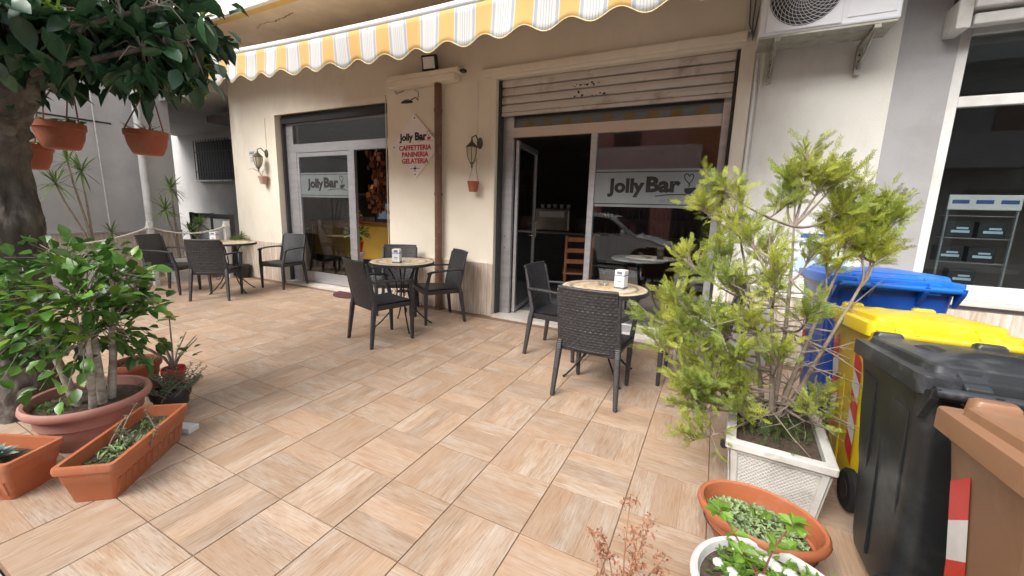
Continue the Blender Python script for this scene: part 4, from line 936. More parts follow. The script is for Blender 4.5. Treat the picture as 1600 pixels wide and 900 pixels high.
# ------------------------------------------------------------------ planters and pots on the floor
def box_planter(name, loc, rz, L, W_, H, m, label, cat='planter'):
    t = thing(name, label, cat, loc, rz); b_ = MB()
    lv = lambda l,w_,z: rrect(l,w_,.018,z,3)
    b_.loft([lv(L*.86,W_*.72,0),lv(L*.87,W_*.73,.012),lv(L*.92,W_*.84,H*.5),lv(L*.93,W_*.87,H*.52),lv(L*.96,W_*.93,H-.036),lv(L,W_,H-.034),lv(L*1.01,W_*1.02,H-.018),lv(L,W_,H),lv(L-.035,W_-.035,H),lv(L-.05,W_-.05,H-.07)])
    b_.build('box',m,t,smooth=35)
    n = int(L/.05)
    for s in (-1,1):
        for k in range(n):
            x = -L*.40+L*.80*k/(n-1)
            MB().loft([[(x-.011,s*(y_-.004),z),(x+.011,s*(y_-.004),z),(x+.009,s*(y_+.005),z),(x-.009,s*(y_+.005),z)] for z,y_ in ((.03,W_*.375),(H*.49,W_*.42))]).build('rib',m,t,normals=True)
    MB().loft([rrect(L-.052,W_-.052,.02,H-.075,3),rrect(L-.052,W_-.052,.02,H-.06,3)]).build('soil','soil',t)
    return t
o1 = box_planter('rectangular_planter',(-1.985,-.585,0),R(128.5),.60,.24,.20,'orange_plastic','orange rectangular planter at the front of the pot group')
o2 = box_planter('rectangular_planter',(-2.40,-.985,0),R(205),.56,.24,.20,'orange_plastic','orange rectangular planter cut by the left picture edge')
def tufts(par, pts, n, hgt, m, seed, wd=.012, lean=.5, name='weeds'):
    random.seed(seed); mb = MB()
    for (cx,cy,cz,sx,sy) in pts:
        for k in range(n):
            x = cx+random.uniform(-sx,sx); y = cy+random.uniform(-sy,sy); a = random.uniform(0,2*pi)
            leaf_at(mb,(x,y,cz),(cos(a)*lean,sin(a)*lean,random.uniform(.4,1)),hgt*random.uniform(.5,1.3),wd*random.uniform(.7,1.3),.3)
    return tag(mb.build(name,m,par),kind='stuff')
def sprigs(par, base, n, hgt, m_stem, m_leaf, seed, spread=.1, leafL=.03, leafW=.014, nl=14, name='sprig', curve=.4):
    random.seed(seed); st = MB(); lv = MB()
    for i in range(n):
        a = random.uniform(0,2*pi); b0 = Vector(base)+Vector((random.uniform(-spread,spread),random.uniform(-spread,spread),0)); h_ = hgt*random.uniform(.6,1.1); d = Vector((cos(a)*curve,sin(a)*curve,1)).normalized()
        pts = [b0+d*h_*t_+Vector((cos(a),sin(a),0))*curve*.4*h_*t_*t_ for t_ in (0,.3,.6,.85,1)]
        st.tube(pts,[.004,.0035,.003,.002,.0012],5)
        for k in range(nl):
            t_ = .25+.75*k/nl; j = min(3,int(t_*4)); p = pts[j].lerp(pts[j+1],t_*4-j if t_ < 1 else 1); aa = k*2.4+a
            leaf_at(lv,p,(cos(aa),sin(aa),.5),leafL*random.uniform(.7,1.2),leafW,.2)
    tag(st.build('stems',m_stem,par,smooth=60),kind='stuff'); tag(lv.build(name,m_leaf,par),kind='stuff')
tufts(o1,[(0,0,.135,.22,.06)],120,.05,'weed',3); sprigs(o1,(.05,0,.13),6,.17,'twig','rosemary',4,.12,.022,.008,16,'weeds'); tufts(o1,[(-.08,.0,.135,.08,.05)],60,.06,'sedum',6,name='sedum')
tufts(o2,[(-.05,.02,.135,.2,.05)],25,.04,'weed',8)
ag = MB(); random.seed(12)
for ring,(n_,e) in enumerate(((7,.25),(7,.6),(6,.95),(4,1.25))):
    for k in range(n_):
        a = 2*pi*k/n_+ring*.4; leaf_at(ag,(-.07,.02,.15),(cos(a)*cos(e),sin(a)*cos(e),sin(e)),.105-.012*ring,.042,.05,0)
ag.build('agave','agave',o2)
# big round pot with the ficus
def round_pot(name, loc, r, H, m, label, soil=.06, sx=1., sy=1., rz=0, cat='pot', rim=.05):
    t = thing(name, label, cat, loc, rz)
    MB().lathe([(r*.62,0),(r*.66,.01),(r*.80,H*.52),(r*.83,H*.54),(r*.86,H-rim),(r*.97,H-rim+.004),(r,H-rim*.55),(r*.985,H-.008),(r*.95,H),(r*.90,H-.006),(r*.87,H-.03),(r*.84,H-.10)],56,sx=sx,sy=sy).build('pot',m,t,smooth=40)
    MB().lathe([(r*.87,H-soil),(r*.5,H-soil+.012),(.01,H-soil+.016)],40,sx=sx,sy=sy).build('soil','soil',t,smooth=40)
    return t
fp_ = round_pot('round_pot',(-2.53,-.56,0),.28,.27,'pink_pot','big faded pink terracotta pot holding the ficus',.055,1.02,.98)
tufts(fp_,[(-.05,-.14,.225,.12,.06)],60,.05,'weed',15)
FI = thing('ficus_plant','glossy green ficus with pale stems in the big pink pot','plant',(-2.53,-.56,.226))
random.seed(21); st = MB(); tips = []
for k,(bx_,by_,tx,ty,tz,r_) in enumerate(((.03,-.06,-.10,-.14,.62,.024),(.10,.02,.03,.05,.66,.026),(.06,.07,.14,.12,.66,.022),(.13,-.03,.22,-.02,.60,.018),(.0,.03,-.16,.10,.56,.018),(.08,.0,.02,-.02,.74,.016))):
    p0 = Vector((bx_,by_,-.02)); p3 = Vector((tx,ty,tz)); pts = [p0,p0.lerp(p3,.35)+Vector((random.uniform(-.02,.02),random.uniform(-.02,.02),0)),p0.lerp(p3,.7),p3]
    st.tube(pts,[r_,r_*.85,r_*.6,r_*.35],9); tips += [pts[2],pts[3]]
st.build('stem','ficus_bark',FI,smooth=60)
tw = MB(); small = MB(); spots = []
for i in range(185):
    d = Vector((random.gauss(0,1),random.gauss(0,1),random.gauss(0,.8))).normalized(); c = Vector((.02,-.02,.64)); q = c+Vector((d.x*.42,d.y*.40,d.z*.36))*random.uniform(.55,1.03)
    if i % 6 == 0: q.z = random.uniform(.16,.34)
    b0 = min(tips, key=lambda p: (p-q).length); tw.tube([b0,b0.lerp(q,.5)+Vector((0,0,.05)),q],[.0035,.0028,.0015],5)
    dd = (q-b0).normalized()
    for k in range(5): spots.append((b0.lerp(q,.45+.14*k)+Vector((random.uniform(-.03,.03) for _ in range(3))), (dd+Vector((random.uniform(-1,1),random.uniform(-1,1),random.uniform(-.6,.7)))).normalized()))
tag(tw.build('twigs','twig',FI),kind='stuff')
lfm = leaf_fine(MB(),.085,.052,.25).mesh('leaf','ficus_leaf_one',70); lfw = leaf_fine(MB(),.075,.050,.05,.35).mesh('leaf','ficus_leaf_one',70); lfy = leaf_fine(MB(),.072,.044,.15).mesh('leaf','ficus_young',70)
def leaf_objs(par, spots, meshes, nmax, m_rest, L, wd, key, size=(.7,1.2)):
    spots = sorted(spots, key=key); rest = MB()
    for i,(p,d) in enumerate(spots):
        if i < nmax:
            o = put('leaf', random.choices(meshes[0],meshes[1])[0], par); d = d.normalized()
            s_ = d.cross(Vector((0,0,1))); s_ = s_.normalized() if s_.length > .05 else Vector((1,0,0)); n_ = s_.cross(d)
            o.matrix_local = Matrix.Translation(p) @ Matrix((s_,d,n_)).transposed().to_4x4() @ RY(random.uniform(-.8,.8)) @ Matrix.Scale(random.uniform(*size),4)
        else: leaf_at(rest,p,d,L*random.uniform(*size),wd)
    if rest.v: tag(rest.build('leaf_remainder',m_rest,par),kind='stuff')
toC = lambda base: (lambda s: (Vector(base)+s[0]-CAM).length)
leaf_objs(FI, spots, ([lfm,lfw,lfy],[4,3,2]), 290, 'ficus_leaf', .085,.052, toC((-2.50,-.56,.226)))
# small pots behind
p3 = round_pot('round_pot',(-3.02,-.16,0),.14,.24,'terracotta','terracotta pot behind the ficus',.04)
tufts(p3,[(0,0,.2,.09,.09)],40,.08,'weed',31)
p4 = round_pot('round_pot',(-2.50,-.19,0),.11,.15,'dark_metal','dark pot with rosemary-like shrub behind the orange planter',.03)
sprigs(p4,(0,0,.11),60,.16,'twig','rosemary',33,.09,.030,.007,20,'foliage',.7)
p5 = round_pot('round_pot',(-2.85,-.02,0),.075,.17,'red_plastic','small bright red pot with a bare thorny stem',.03)
random.seed(35); st = MB()
for k in range(11):
    a = k*.6+.3; h_ = random.uniform(.12,.26); st.tube([(0,0,.15),(.05*cos(a),.05*sin(a),.15+h_*.5),(.16*cos(a),.16*sin(a),.15+h_)],[.008,.006,.004],6)
st.tube([(.0,0,.15),(.02,.0,.35),(.03,0,.55)],[.008,.006,.004],6); st.build('stems','twig',p5,smooth=60)
lv = MB(); 
for a in (0,1.9,3.3,4.8): leaf_at(lv,(.03,0,.54),(cos(a),sin(a),.15),.085,.04,.1,0)
for k in range(12): a = random.uniform(0,6.3); leaf_at(lv,(.14*cos(a),.14*sin(a),.30+random.uniform(-.06,.08)),(cos(a),sin(a),.4),.05,.025)
lv.build('leaves','weed',p5); lv = MB()
for k in range(8): leaf_at(lv,(.03,0,.55),(cos(k*.8),sin(k*.8),1),.035,.02)
lv.build('flower','petal_red',p5)
bx_ = MB().box(-.055,.055,-.035,.035,.001,.035).build('paper_packet','paper',None,(-2.14,-.275,0),R(20),bevel=.004); tag(bx_,'small crumpled white packet on the tiles behind the orange planter','packet')
# silver and dark helmet-like object behind the trunk: a plastic watering can
wc_ = thing('watering_can','grey plastic watering can on the floor behind the tree trunk','watering can',(-3.95,-.62,0))
MB().lathe([(.12,0),(.13,.02),(.13,.22),(.10,.26),(.05,.27)],20).build('body','ink_grey',wc_,smooth=40); MB().tube([(.12,0,.08),(.24,0,.2),(.30,0,.3)],[.02,.015,.012],8).build('spout','white_plastic',wc_,smooth=40); MB().tube([(-.10,0,.24),(-.12,0,.34),(0,0,.38),(.09,0,.27)],.01,8).build('handle','white_plastic',wc_,smooth=60)

# ------------------------------------------------------------------ citrus tree with hanging pots
CT = thing('citrus_tree','citrus tree with thick gnarled trunk, dark crown and pots hung from it','tree',(-3.22,-.62,0))
random.seed(41); tr = MB()
ax = [(-.05,0,-.05,.20),(-.03,0,.06,.155),(.01,.0,.21,.125),(.02,.0,.40,.125),(.02,.0,.63,.135),(.02,.0,.95,.150),(.10,0,1.23,.145),(.10,.0,1.41,.128),(.17,0,1.62,.105),(.27,.0,1.72,.100),(.42,.0,1.82,.085),(.55,.02,1.94,.07),(.60,.04,2.05,.05)]
lvls = []
for i,(x,y,z,r_) in enumerate(ax):
    ring = []
    for k in range(52):
        a = 2*pi*k/52; nn = mnoise.noise(Vector((cos(a)*1.6,sin(a)*1.6,z*2.4)))*.24+mnoise.noise(Vector((cos(a)*4,sin(a)*4,z*6+9)))*.12
        ring.append((x+cos(a)*r_*(1+nn), y+sin(a)*r_*(1+nn), z))
    lvls.append(ring)
# subdivide rings along the axis
fine = []
for A,Bq in zip(lvls,lvls[1:]):
    for t_ in (0,.17,.33,.5,.67,.83): fine.append([tuple(Vector(a).lerp(Vector(b),t_)*1.0+Vector((mnoise.noise(Vector((a[0]*22,a[1]*22,a[2]*9+t_*2)))*.024,mnoise.noise(Vector((a[0]*22+5,a[1]*22,a[2]*9+t_*2)))*.024,0))) for a,b in zip(A,Bq)])
fine.append(lvls[-1]); tr.loft(fine); trunk = tr.build('trunk','bark',CT,smooth=70)
for (a,z,r_) in ((.2,.34,.05),(-.9,.95,.06),(3.4,.30,.06),(-.4,.18,.05),(-1.2,1.35,.04)): MB().sphere((cos(a)*.13+.02+(.3*max(0,z-1.2)),sin(a)*.13,z),r_,8,6,.8).build('knot','bark',trunk,smooth=70)
limbs = [((.70,.03,2.0),(.90,.2,2.25),(1.05,.45,2.42)),((.66,.03,1.97),(.7,.4,2.3),(.6,.7,2.5)),((.70,.03,2.02),(.85,-.1,2.4),(.8,-.1,2.7)),((.5,0,1.88),(.2,.4,2.35),(-.3,.6,2.55)),((.5,0,1.88),(.1,.1,2.4),(-.4,.2,2.7)),((.66,.03,2.0),(.4,.3,2.5),(.1,.4,2.8)),((.70,.03,2.0),(.95,.4,2.2),(1.0,.6,2.3))]
lb = MB(); lim = []
for P in limbs: lb.tube(P,[.020,.013,.007],8); lim += [Vector(P[1]),Vector(P[2]),Vector(P[1]).lerp(Vector(P[2]),.5)]
lb.build('limb','bark',CT,smooth=60)
spots = []; yspots = []; tw = MB()
CC = [((.72,.50,2.42),(.40,.42,.30)),((.35,.50,2.45),(.50,.48,.28)),((.45,.20,2.65),(.55,.45,.35)),((.80,.48,2.24),(.26,.30,.20)),((-.4,.35,2.65),(.55,.5,.35)),((.0,.15,2.36),(.45,.35,.22)),((.45,.02,2.18),(.32,.28,.20)),((.78,-.02,2.22),(.26,.26,.22)),((.40,-.22,2.35),(.35,.22,.28))]
for i in range(720):
    c, rr = random.choices(CC,[4,5,4,3,3,3,4,3,3])[0]; d = Vector((random.gauss(0,1),random.gauss(0,1),random.gauss(0,1))).normalized()*random.uniform(.5,1)
    q = Vector(c)+Vector((d.x*rr[0],d.y*rr[1],d.z*rr[2])); b0 = min(lim,key=lambda p:(p-q).length); tw.tube([b0,b0.lerp(q,.5)+Vector((0,0,.04)),q],[.0045,.0035,.002],4)
    dd = (q-b0).normalized()
    for k in range(4): spots.append((q+Vector((random.uniform(-.08,.08) for _ in range(3))),(dd*.5+Vector((random.uniform(-1,1),random.uniform(-1,1),random.uniform(-1.1,.2)))).normalized()))
    if i % 6 == 0:
        for k in range(9): yspots.append((q+dd*.012*k,(dd+Vector((random.uniform(-1,1),random.uniform(-1,1),random.uniform(-.3,.9)))).normalized()))
tag(tw.build('twigs','twig',CT),kind='stuff')
clm = leaf_fine(MB(),.14,.072,.2).mesh('leaf','citrus_leaf_one',70); clw = leaf_fine(MB(),.125,.070,-.05,.3).mesh('leaf','citrus_leaf_one',70)
leaf_objs(CT, spots, ([clm,clw],[3,2]), 280, 'citrus_leaf', .135,.068, toC((-3.22,-.62,0)))
yl = MB()
for p,d in yspots: leaf_at(yl,p,d,random.uniform(.05,.085),.024)
tag(yl.build('young_leaves','citrus_young',CT),kind='stuff')
def hanging_pot(loc, r, H, hang, label, plant, seed):
    t = thing('hanging_pot', label, 'hanging pot', loc, group='terracotta pots hung on the citrus tree')
    MB().lathe([(r*.60,0),(r*.68,.008),(r*.86,H*.40),(r*.93,H*.74),(r*.94,H*.75),(r*.99,H*.77),(r*1.0,H),(r*.95,H),(r*.90,H*.8)],28).build('pot','terracotta',t,smooth=40)
    MB().lathe([(r*.9,H*.84),(.01,H*.86)],20).build('soil','soil',t)
    hg_ = MB(); tp = Vector(hang)-Vector(loc)
    for k in range(3): a = k*2.1+.5; hg_.tube([(r*.98*cos(a),r*.98*sin(a),H-.01),tp],.0045,5)
    hg_.tube([tp,tp+Vector((0,0,.06))],.005,5); hg_.build('hanger','wood',t)
    if plant == 'green': tufts(t,[(0,0,H*.86,r*.7,r*.7)],55,.10,'weed',seed,.03,.9); 
    elif plant == 'yellow': tufts(t,[(0,0,H*.86,r*.7,r*.7)],60,.10,'weed',seed,.03,.9); tufts(t,[(0,0,H*.95,r*.8,r*.8)],16,.05,'petal_yellow',seed+1,.03,.9,'flowers')
    else: sprigs(t,(0,0,H*.85),14,.09,'twig','sedum',seed,r*.8,.02,.008,6,'stems_dry',.9)
hanging_pot((-3.27,-.30,1.70),.130,.165,(-3.15,-.25,2.22),'terracotta pot hanging in front nearest the tree trunk','green',51)
hanging_pot((-3.13,.10,1.71),.128,.165,(-3.05,.12,2.20),'terracotta pot hanging alone right of the others','dry',53)
hanging_pot((-3.80,-.33,1.58),.135,.17,(-3.60,-.25,2.3),'terracotta pot with yellow flowers hanging behind the trunk','yellow',55)
# ------------------------------------------------------------------ white planter with the conifer
WP = thing('lattice_planter','weathered white rectangular planter with diamond lattice sides','planter',(1.015,1.0,0),R(-3))
L_, W_, H_ = .66, .43, .32
b_ = MB(); b_.loft([rrect(W_*.80,L_*.84,.01,0,2),rrect(W_*.93,L_*.95,.01,H_-.035,2)]); b_.build('box','planter_white',WP)
rim = MB(); rim.loft([rrect(W_,L_,.012,H_-.040,2),rrect(W_+.012,L_+.012,.012,H_-.034,2),rrect(W_+.012,L_+.012,.012,H_-.004,2),rrect(W_,L_,.012,H_,2),rrect(W_-.075,L_-.075,.008,H_,2),rrect(W_-.08,L_-.08,.008,H_-.05,2)],True,False); rim.build('rim','planter_white',WP,normals=True)
MB().loft([rrect(W_-.078,L_-.078,.008,H_-.055,2),rrect(W_-.078,L_-.078,.008,H_-.032,2)]).build('soil','soil',WP)
def lattice(side):
    m = MB(); wd = (W_ if side in 'fb' else L_)
    def P(u, z):                              # u in -.5..+.5 along the side
        k = z/H_; w_ = W_*(.80+.13*k/.89); l_ = L_*(.84+.11*k/.89)
        return {'f':(u*w_,-l_/2-.003,z),'b':(-u*w_,l_/2+.003,z),'l':(-w_/2-.003,-u*l_,z),'r':(w_/2+.003,u*l_,z)}[side]
    z0,z1,u0,u1 = .045,.262,-.41,.41; n = 16 if side in 'fb' else 24; slope = .75*(z1-z0)/(u1-u0)*wd/.43
    for s in (1,-1):
        for k in range(-n,2*n):
            a = u0+(u1-u0)*k/n; pts = []
            for j in range(25):
                z = z0+(z1-z0)*j/24; u = a+s*(z-z0)*2.6*.43/wd
                if u0 <= u <= u1: pts.append(P(u,z))
            if len(pts) > 1: m.tube([pts[0],pts[-1]],.0026,4)
    m.build('lattice','planter_white',WP)
    fr_ = MB()
    for (ua,ub,za,zb) in ((-.49,-.42,.0,.275),(.42,.49,.0,.275),(-.42,.42,.005,.04),(-.42,.42,.265,.278)):
        q = [P(ua,za),P(ub,za),P(ub,zb),P(ua,zb)]; nrm = (Vector(q[1])-Vector(q[0])).cross(Vector(q[3])-Vector(q[0])).normalized()*.007
        fr_.loft([q,[tuple(Vector(p)+nrm) for p in q]])
    fr_.build('side_frame','planter_white',WP,normals=True)
for s in 'fblr': lattice(s)
MB().lathe([(.018,-.02),(.018,.02)],10,T(-.225,-.22,.24)@RX(R(90))).build('knob','dark_metal',WP)

TH = thing('conifer_shrub','sparse yellow-green conifer shrub growing in the white lattice planter','shrub',(1.0,1.05,.27))
random.seed(61)
spray = []
def add_spray(mb, p, d, n, L):
    """A flat fan of scale-leaf twigs: a stem with paired side shoots."""
    d = d.normalized(); s_ = d.cross(n); s_ = s_.normalized() if s_.length > .05 else d.orthogonal().normalized(); nn = s_.cross(d)
    def blade(a, b, w_):
        t_ = (b-a); q = t_.cross(nn).normalized()*w_; m_ = a.lerp(b,.45); mb.add([a-q*.35,a+q*.35,m_+q,b,m_-q],[(0,1,2,3,4)])
    def shoot(o, dd, l, depth):
        e = o+dd*l; blade(o,e,.0014)
        k = 6 if depth == 0 else 2
        for j in range(1,k+1):
            for sg in (-1,1):
                t_ = j/(k+.6); sd_ = (dd*.86+(dd.cross(nn))*sg*.50+nn*random.uniform(-.2,.2)).normalized(); ll_ = l*(.40 if depth == 0 else .48)*(1-.55*t_)*random.uniform(.7,1.25)
                if depth == 0: shoot(o+dd*l*t_,sd_,ll_,1)
                else: blade(o+dd*l*t_,o+dd*l*t_+sd_*ll_,.0014)
    shoot(Vector(p),d,L,0)
br = MB(); fo = MB(); fd_ = MB()
# main stems (all coordinates from the shrub's foot)
def bez(a,b,c,n=7): return [Vector(a)*(1-t)**2+Vector(b)*2*t*(1-t)+Vector(c)*t*t for t in [i/n for i in range(n+1)]]
stems = [bez((0,0,0),(.03,.05,.6),(-.03,.05,1.22),9), bez((.02,0,0),(.12,.06,.55),(.26,.12,1.12),9), bez((-.03,0,0),(-.12,.0,.55),(-.30,.05,1.18),9), bez((.04,.03,0),(.2,.1,.45),(.40,.18,1.05),9),bez((0,-.03,0),(-.05,-.12,.5),(-.14,-.14,1.05),9)]
for k,P in enumerate(stems): br.tube(P,[.0155-.0013*i for i in range(len(P))],7)
ends = [((-0.66,-0.05,0.52),9),((-0.62,-0.12,0.40),9),((-0.55,-0.18,0.70),9),((-0.50,-0.10,0.88),9),((-0.58,0.05,0.62),8),((-0.40,-0.25,0.42),8),((-0.42,-0.32,0.20),7),((-0.38,-0.42,0.02),6),((-0.44,-0.30,0.14),6),((-0.36,0.00,0.96),8),((-0.40,0.04,1.29),9),((-0.45,0.05,1.16),7),((-0.30,0.03,1.11),7),((-0.22,-0.05,1.01),8),((-0.10,0.05,0.96),6),((-0.05,0.05,1.33),8),((0.00,0.06,1.44),9),((0.10,0.08,1.35),9),((-0.06,0.06,1.19),6),((0.17,0.12,1.21),8),((0.16,0.14,1.33),8),((0.24,0.16,1.23),10),((0.31,0.20,1.13),10),((0.38,0.24,1.19),10),((0.28,0.16,0.99),10),((0.34,0.20,0.98),10),((0.20,0.12,1.05),9),((0.20,-0.12,0.26),3),((0.17,-0.10,0.20),3),((0.16,-0.22,0.18),3),((-0.05,-0.30,0.50),7),((-0.18,-0.28,0.62),8),((-0.28,-0.22,0.80),8),((-0.10,-0.25,0.88),7),((-0.20,-0.30,0.34),7),((-0.26,-0.34,0.48),8),((-0.34,-0.20,0.60),9),((0.05,-0.25,0.72),6),((0.08,0.00,0.98),5),((-0.50,-0.20,0.56),9),((-0.30,-0.30,0.30),7),((-0.18,-0.34,0.20),6),((0.14,0.05,0.92),5),((-0.10,0.10,0.75),5),((0.15,0.15,1.09),6),((0.34,0.14,0.98),7),((0.38,0.16,1.12),7),((-0.42,-0.36,0.30),7),((-0.46,-0.28,0.28),7)]
def near(P, q):
    best = None
    for k in range(1,len(P)-1):
        dz = abs((P[k].z+.18)-q.z)+.25*(P[k]-q).length
        if best is None or dz < best[0]: best = (dz,P[k])
    return best
random.seed(62)
for (e,n_) in ends:
    e = Vector(e); b0 = min((near(P,e) for P in stems), key=lambda t: t[0])[1]
    mid = b0.lerp(e,.55)+Vector((random.uniform(-.04,.04),random.uniform(-.04,.04),random.uniform(-.12,.0)))
    P = bez(b0,mid,e,7); br.tube(P,[.0085,.0075,.0065,.0055,.0045,.0038,.003,.002],6)
    out_ = (e-P[-3]).normalized()
    for j in range(int(n_*3.2)):
        t_ = random.uniform(.60,1.0); i_ = min(6,int(t_*7)); base = P[i_].lerp(P[i_+1],t_*7-i_)
        d = (out_*.6+Vector((random.gauss(0,.55),random.gauss(0,.55),.45+random.gauss(0,.45)))).normalized(); tip = base+d*random.uniform(.05,.13)
        br.tube([base,base.lerp(tip,.5)+Vector((0,0,.008)),tip],[.0028,.002,.0012],4)
        for q in range(4):
            dd = (d+Vector((random.gauss(0,.45),random.gauss(0,.45),random.gauss(.1,.4)))).normalized()
            add_spray(fo, base.lerp(tip,.35+.22*q), dd, Vector((random.gauss(0,1),random.gauss(0,1)-.8,random.gauss(0,.6))), random.uniform(.04,.088))
# bare dead twigs
random.seed(63)
for i in range(70):
    P = random.choice(stems); b0 = P[random.randint(1,6)]; a = random.uniform(0,2*pi); l = random.uniform(.12,.38); d = Vector((cos(a),sin(a),random.uniform(-.35,.45)))
    m_ = b0+d*l*.5+Vector((random.uniform(-.05,.05),random.uniform(-.05,.05),random.uniform(-.05,.05))); e = b0+d*l
    Q = bez(b0,m_,e,5); br.tube(Q,[.005,.0045,.004,.003,.0025,.0018],5)
    for k in range(3):
        q0 = Q[random.randint(2,5)]; dd = (d+Vector((random.gauss(0,.8),random.gauss(0,.8),random.gauss(0,.6)))).normalized(); br.tube([q0,q0+dd*random.uniform(.04,.14)],[.0022,.001],4)
br.build('branches','twig',TH,smooth=60)
tag(fo.build('foliage','thuja',TH),kind='stuff')
random.seed(64)
for i in range(90):
    a = random.uniform(0,2*pi); rr = random.uniform(.02,.19); add_spray(fd_,(rr*cos(a)*.8,rr*sin(a)*1.3-.08,.02),Vector((random.gauss(0,.5),random.gauss(0,.5),1)),Vector((random.gauss(0,1),random.gauss(0,1),.2)),random.uniform(.05,.10))
tag(fd_.build('low_foliage','thuja_dark',TH),kind='stuff')

# ------------------------------------------------------------------ bowl with succulents, white pot, dry plants
bw = round_pot('oval_bowl',(.915,.40,0),.235,.185,'orange_plastic','oval terracotta bowl with succulents in front of the white planter',.095,1.03,.78,R(-14),'bowl',.045)
sd_ = MB(); random.seed(71)
for i in range(330):
    a = random.uniform(0,2*pi); rr = .19*math.sqrt(random.random()); x,y = rr*cos(a)*1.0-.02, rr*sin(a)*.72
    for k in range(6):
        aa = k*1.05+i; e = .5+.15*(k%2); leaf_at(sd_,(x,y,.095+random.uniform(0,.02)),(cos(aa)*cos(e),sin(aa)*cos(e),sin(e)),random.uniform(.014,.026),.013,0,0)
sd_.build('succulents','sedum',bw); tufts(bw,[(.02,.05,.10,.05,.05),(.14,-.06,.10,.05,.04)],11,.07,'weed_bright',72,.038,1.,'leaves')
wp = round_pot('white_pot',(.925,.01,0),.245,.175,'white_paint','white pot of pebbles and green plants at the bottom edge',.035,1.05,.95,R(-12),'pot',.035)
random.seed(73)
for i in range(34):
    a = random.uniform(0,2*pi); rr = .205*math.sqrt(random.random()); m = MB(); s0 = random.uniform(.016,.03); m.sphere((0,0,0),s0,8,5,.7)
    m.build('pebble','pebble',wp,(rr*cos(a),rr*sin(a),.158+random.uniform(0,.008)),a,smooth=60)
tufts(wp,[(.05,.02,.15,.18,.15)],700,.065,'weed_bright',74,.014,.8,'ground_leaves'); tufts(wp,[(.0,-.0,.15,.18,.15)],300,.05,'weed',75,.016,.8,'ground_leaves')
sprigs(wp,(.20,.04,.18),4,.12,'twig','weed_bright',76,.05,.032,.014,16,'sprig',.3)
shp = MB(); lv = MB(); random.seed(77)                     # young shrub reaching out of the white pot
for pts in ([(-.04,.05,.17),(-.02,.08,.28),(.02,.10,.38)],[(-.05,.05,.17),(-.14,.06,.27),(-.20,.08,.33)],[(-.03,.0,.17),(-.08,.0,.24),(-.10,-.02,.28)]):
    pts = [Vector(p) for p in pts]; shp.tube(pts,[.004,.003,.002],5)
    for k in range(9): a = k*.9; leaf_at(lv,pts[-1]-Vector((0,0,.004*k)),(cos(a),sin(a),.35),.055,.030,.15)
    for k in range(4): a = k*2.2; leaf_at(lv,pts[1],(cos(a),sin(a),.3),.05,.026,.15)
shp.build('stems','twig_red',wp); lv.build('leaves','weed_bright',wp)
dpot = round_pot('round_pot',(.47,-.30,0),.12,.10,'terracotta','low terracotta pot below the dry plants',.03)
DR = thing('dry_plant','dry reddish plant with withered flower heads at the bottom edge','plant',(.47,-.27,.07)); random.seed(78); st = MB(); lv = MB()
for (x,y,z) in ((.0,.10,.38),(.06,.12,.30),(-.06,.08,.22),(.12,.08,.25),(-.10,.04,.26),(.03,.04,.20),(.28,.08,.24),(.04,.02,.29)):
    P = bez((random.uniform(-.03,.03),0,0),(x*.4,y*.4,z*.6),(x,y,z),5); st.tube(P,[.004,.0035,.003,.0025,.002,.0015],5)
    for j in range(7):
        b0 = P[random.randint(3,5)]; d = Vector((random.gauss(0,1),random.gauss(0,1),random.gauss(.6,.6))).normalized(); e = b0+d*random.uniform(.015,.05); st.tube([b0,e],[.0015,.001],4)
        for k in range(9): leaf_at(lv,e+Vector((random.gauss(0,.008),random.gauss(0,.008),random.gauss(0,.008))),(random.gauss(0,1),random.gauss(0,1),random.gauss(0,1)),random.uniform(.010,.02),.008)
for k in range(40): b0 = Vector((random.gauss(.02,.03),random.gauss(.02,.02),random.uniform(.05,.2))); leaf_at(lv,b0,(random.gauss(0,1),random.gauss(0,1),.3),random.uniform(.02,.035),.008)
st.build('stems','twig_dry',DR); lv.build('withered_leaves','dry_leaf',DR)

# ------------------------------------------------------------------ across the street (seen reflected in the glass)
def apartment(name, x0, x1, y, zt, m, mp, label, seed, railing=False):
    t = thing(name, label, 'building', (0,y,0)); random.seed(seed)
    MB().box(x0,x1,-8,0,-.3,zt).build('wall',m,t)
    fl_ = 0; z = .1
    for fl_ in range(3):
        zz = 3.4*fl_; x = x0+1.2
        while x < x1-2.2:
            if fl_ == 0: bx('shop_front','ink',t,x,x+2.4,.0,.03,.0,2.6)
            else: bx('window',random.choice(('dark_shutter','dark_shutter','orange_shutter')),t,x+.4,x+1.7,.001,.05,zz+.2,zz+2.4)
            x += 3.4
        if fl_:
            xb = x0+.5
            while xb < x1-4:
                bal = bx('balcony',mp,t,xb,xb+5.2,0,1.3,zz-.15,zz)
                if railing and (seed+int(xb)) % 2:
                    rm = MB().box(xb,xb+5.2,1.24,1.28,zz+.95,zz+1.0)
                    for k in range(43): rm.box(xb+.12*k,xb+.12*k+.02,1.25,1.27,zz,zz+.95)
                    rm.build('railing','dark_metal',bal)
                else: bx('parapet',mp,bal,xb,xb+5.2,1.18,1.30,zz,zz+1.0); bx('parapet',mp,bal,xb,xb+.12,0,1.18,zz,zz+1.0); bx('parapet',mp,bal,xb+5.08,xb+5.2,0,1.18,zz,zz+1.0)
                xb += 6.6
    bx('cornice',mp,t,x0-.2,x1+.2,-.5,.5,zt,zt+.3)
apartment('apartment_building',-6.0,3.6,-13.0,8.6,'pink_stucco','pink_light','pink apartment block across the street behind us',3)
apartment('apartment_building',3.9,16,-13.2,8.8,'grey_stucco','grey_stucco','grey apartment block with iron balcony railings across the street',4,True)
apartment('apartment_building',-26,-6.3,-13.4,8.0,'grey_stucco','pink_light','low grey apartment block across the street at the left',5)
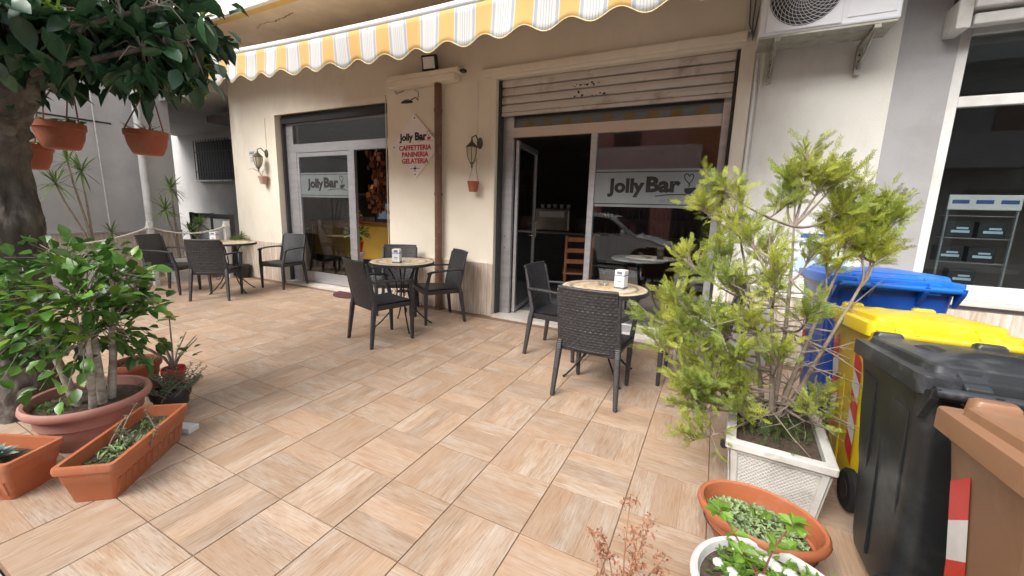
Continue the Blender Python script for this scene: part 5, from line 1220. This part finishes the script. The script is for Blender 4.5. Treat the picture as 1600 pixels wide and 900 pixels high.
def car(loc, rz, m, label):
    t = thing('parked_car', label, 'car', loc, rz, 'cars parked along the kerb')
    side = [(-1.78,.32),(-1.80,.62),(-1.72,.86),(-1.30,.92),(-1.0,.95),(.55,.94),(1.30,.86),(1.72,.70),(1.80,.50),(1.76,.30),(-1.0,.22),(1.0,.22)]
    body = [(-1.78,.30),(-1.80,.60),(-1.70,.88),(-.9,.95),(.55,.95),(1.25,.86),(1.70,.70),(1.80,.50),(1.76,.28),(1.0,.22),(-1.0,.22)]
    cab = [(-1.66,.90),(-1.40,1.32),(-1.0,1.46),(-.2,1.50),(.25,1.42),(.95,.90)]
    mb = MB(); mb.loft([[(x,-.70,.5+(z-.5)*.92) for x,z in body],[(x,-.80,z) for x,z in body],[(x,.80,z) for x,z in body],[(x,.70,.5+(z-.5)*.92) for x,z in body]]); mb.build('body',m,t,normals=True,bevel=.04,seg=3)
    mb = MB(); mb.loft([[(x*.97,-.62+.0*z,z) for x,z in cab],[(x,-.72 if z < 1 else -.60,z) for x,z in cab],[(x,.72 if z < 1 else .60,z) for x,z in cab],[(x*.97,.62,z) for x,z in cab]]); mb.build('cabin',m,t,normals=True,bevel=.03,seg=3)
    for s in (-1,1):
        g_ = [(-1.22,.97),(-1.05,1.34),(-.36,1.40),(-.36,.97)]; h_ = [(-.28,.97),(-.28,1.40),(.20,1.36),(.72,.97)]
        for w_ in (g_,h_): MB().loft([[(x,s*(.735 if z < 1 else .655),z) for x,z in w_],[(x,s*(.74 if z < 1 else .66),z) for x,z in w_]]).build('side_window','car_glass',t,normals=True)
        for x in (-1.12,1.12):
            wm = MB().lathe([(.20,-.10),(.30,-.095),(.31,-.06),(.31,.06),(.30,.095),(.20,.10)],24,T(x,s*.72,.31)@RX(R(90))); w_ = wm.build('wheel','rubber',t,smooth=40); MB().lathe([(.19,-.102),(.05,-.108),(.01,-.11)] if s > 0 else [(.01,.11),(.05,.108),(.19,.102)],20,T(x,s*.72,.31)@RX(R(90))).build('rim','steel',w_,smooth=40)
        MB().sphere((1.66,s*.58,.66),.11,12,8).build('headlamp','head_lamp',t,smooth=60); MB().box(.55,.66,s*.80,s*.92,.95,1.06).build('mirror',m,t,bevel=.02)
    MB().add([(.90,-.58,.95),(.90,.58,.95),(.34,.54,1.40),(.34,-.54,1.40)],[(0,1,2,3)]).build('windscreen','car_glass',t)
car((-2.2,-3.85,-.13),0,'car_white','white small hatchback parked at the kerb behind us'); car((-6.2,-3.9,-.13),0,'car_dark','dark red small car parked at the kerb behind us'); car((2.4,-3.85,-.13),R(180),'car_white','white small car parked at the kerb right behind the bins')
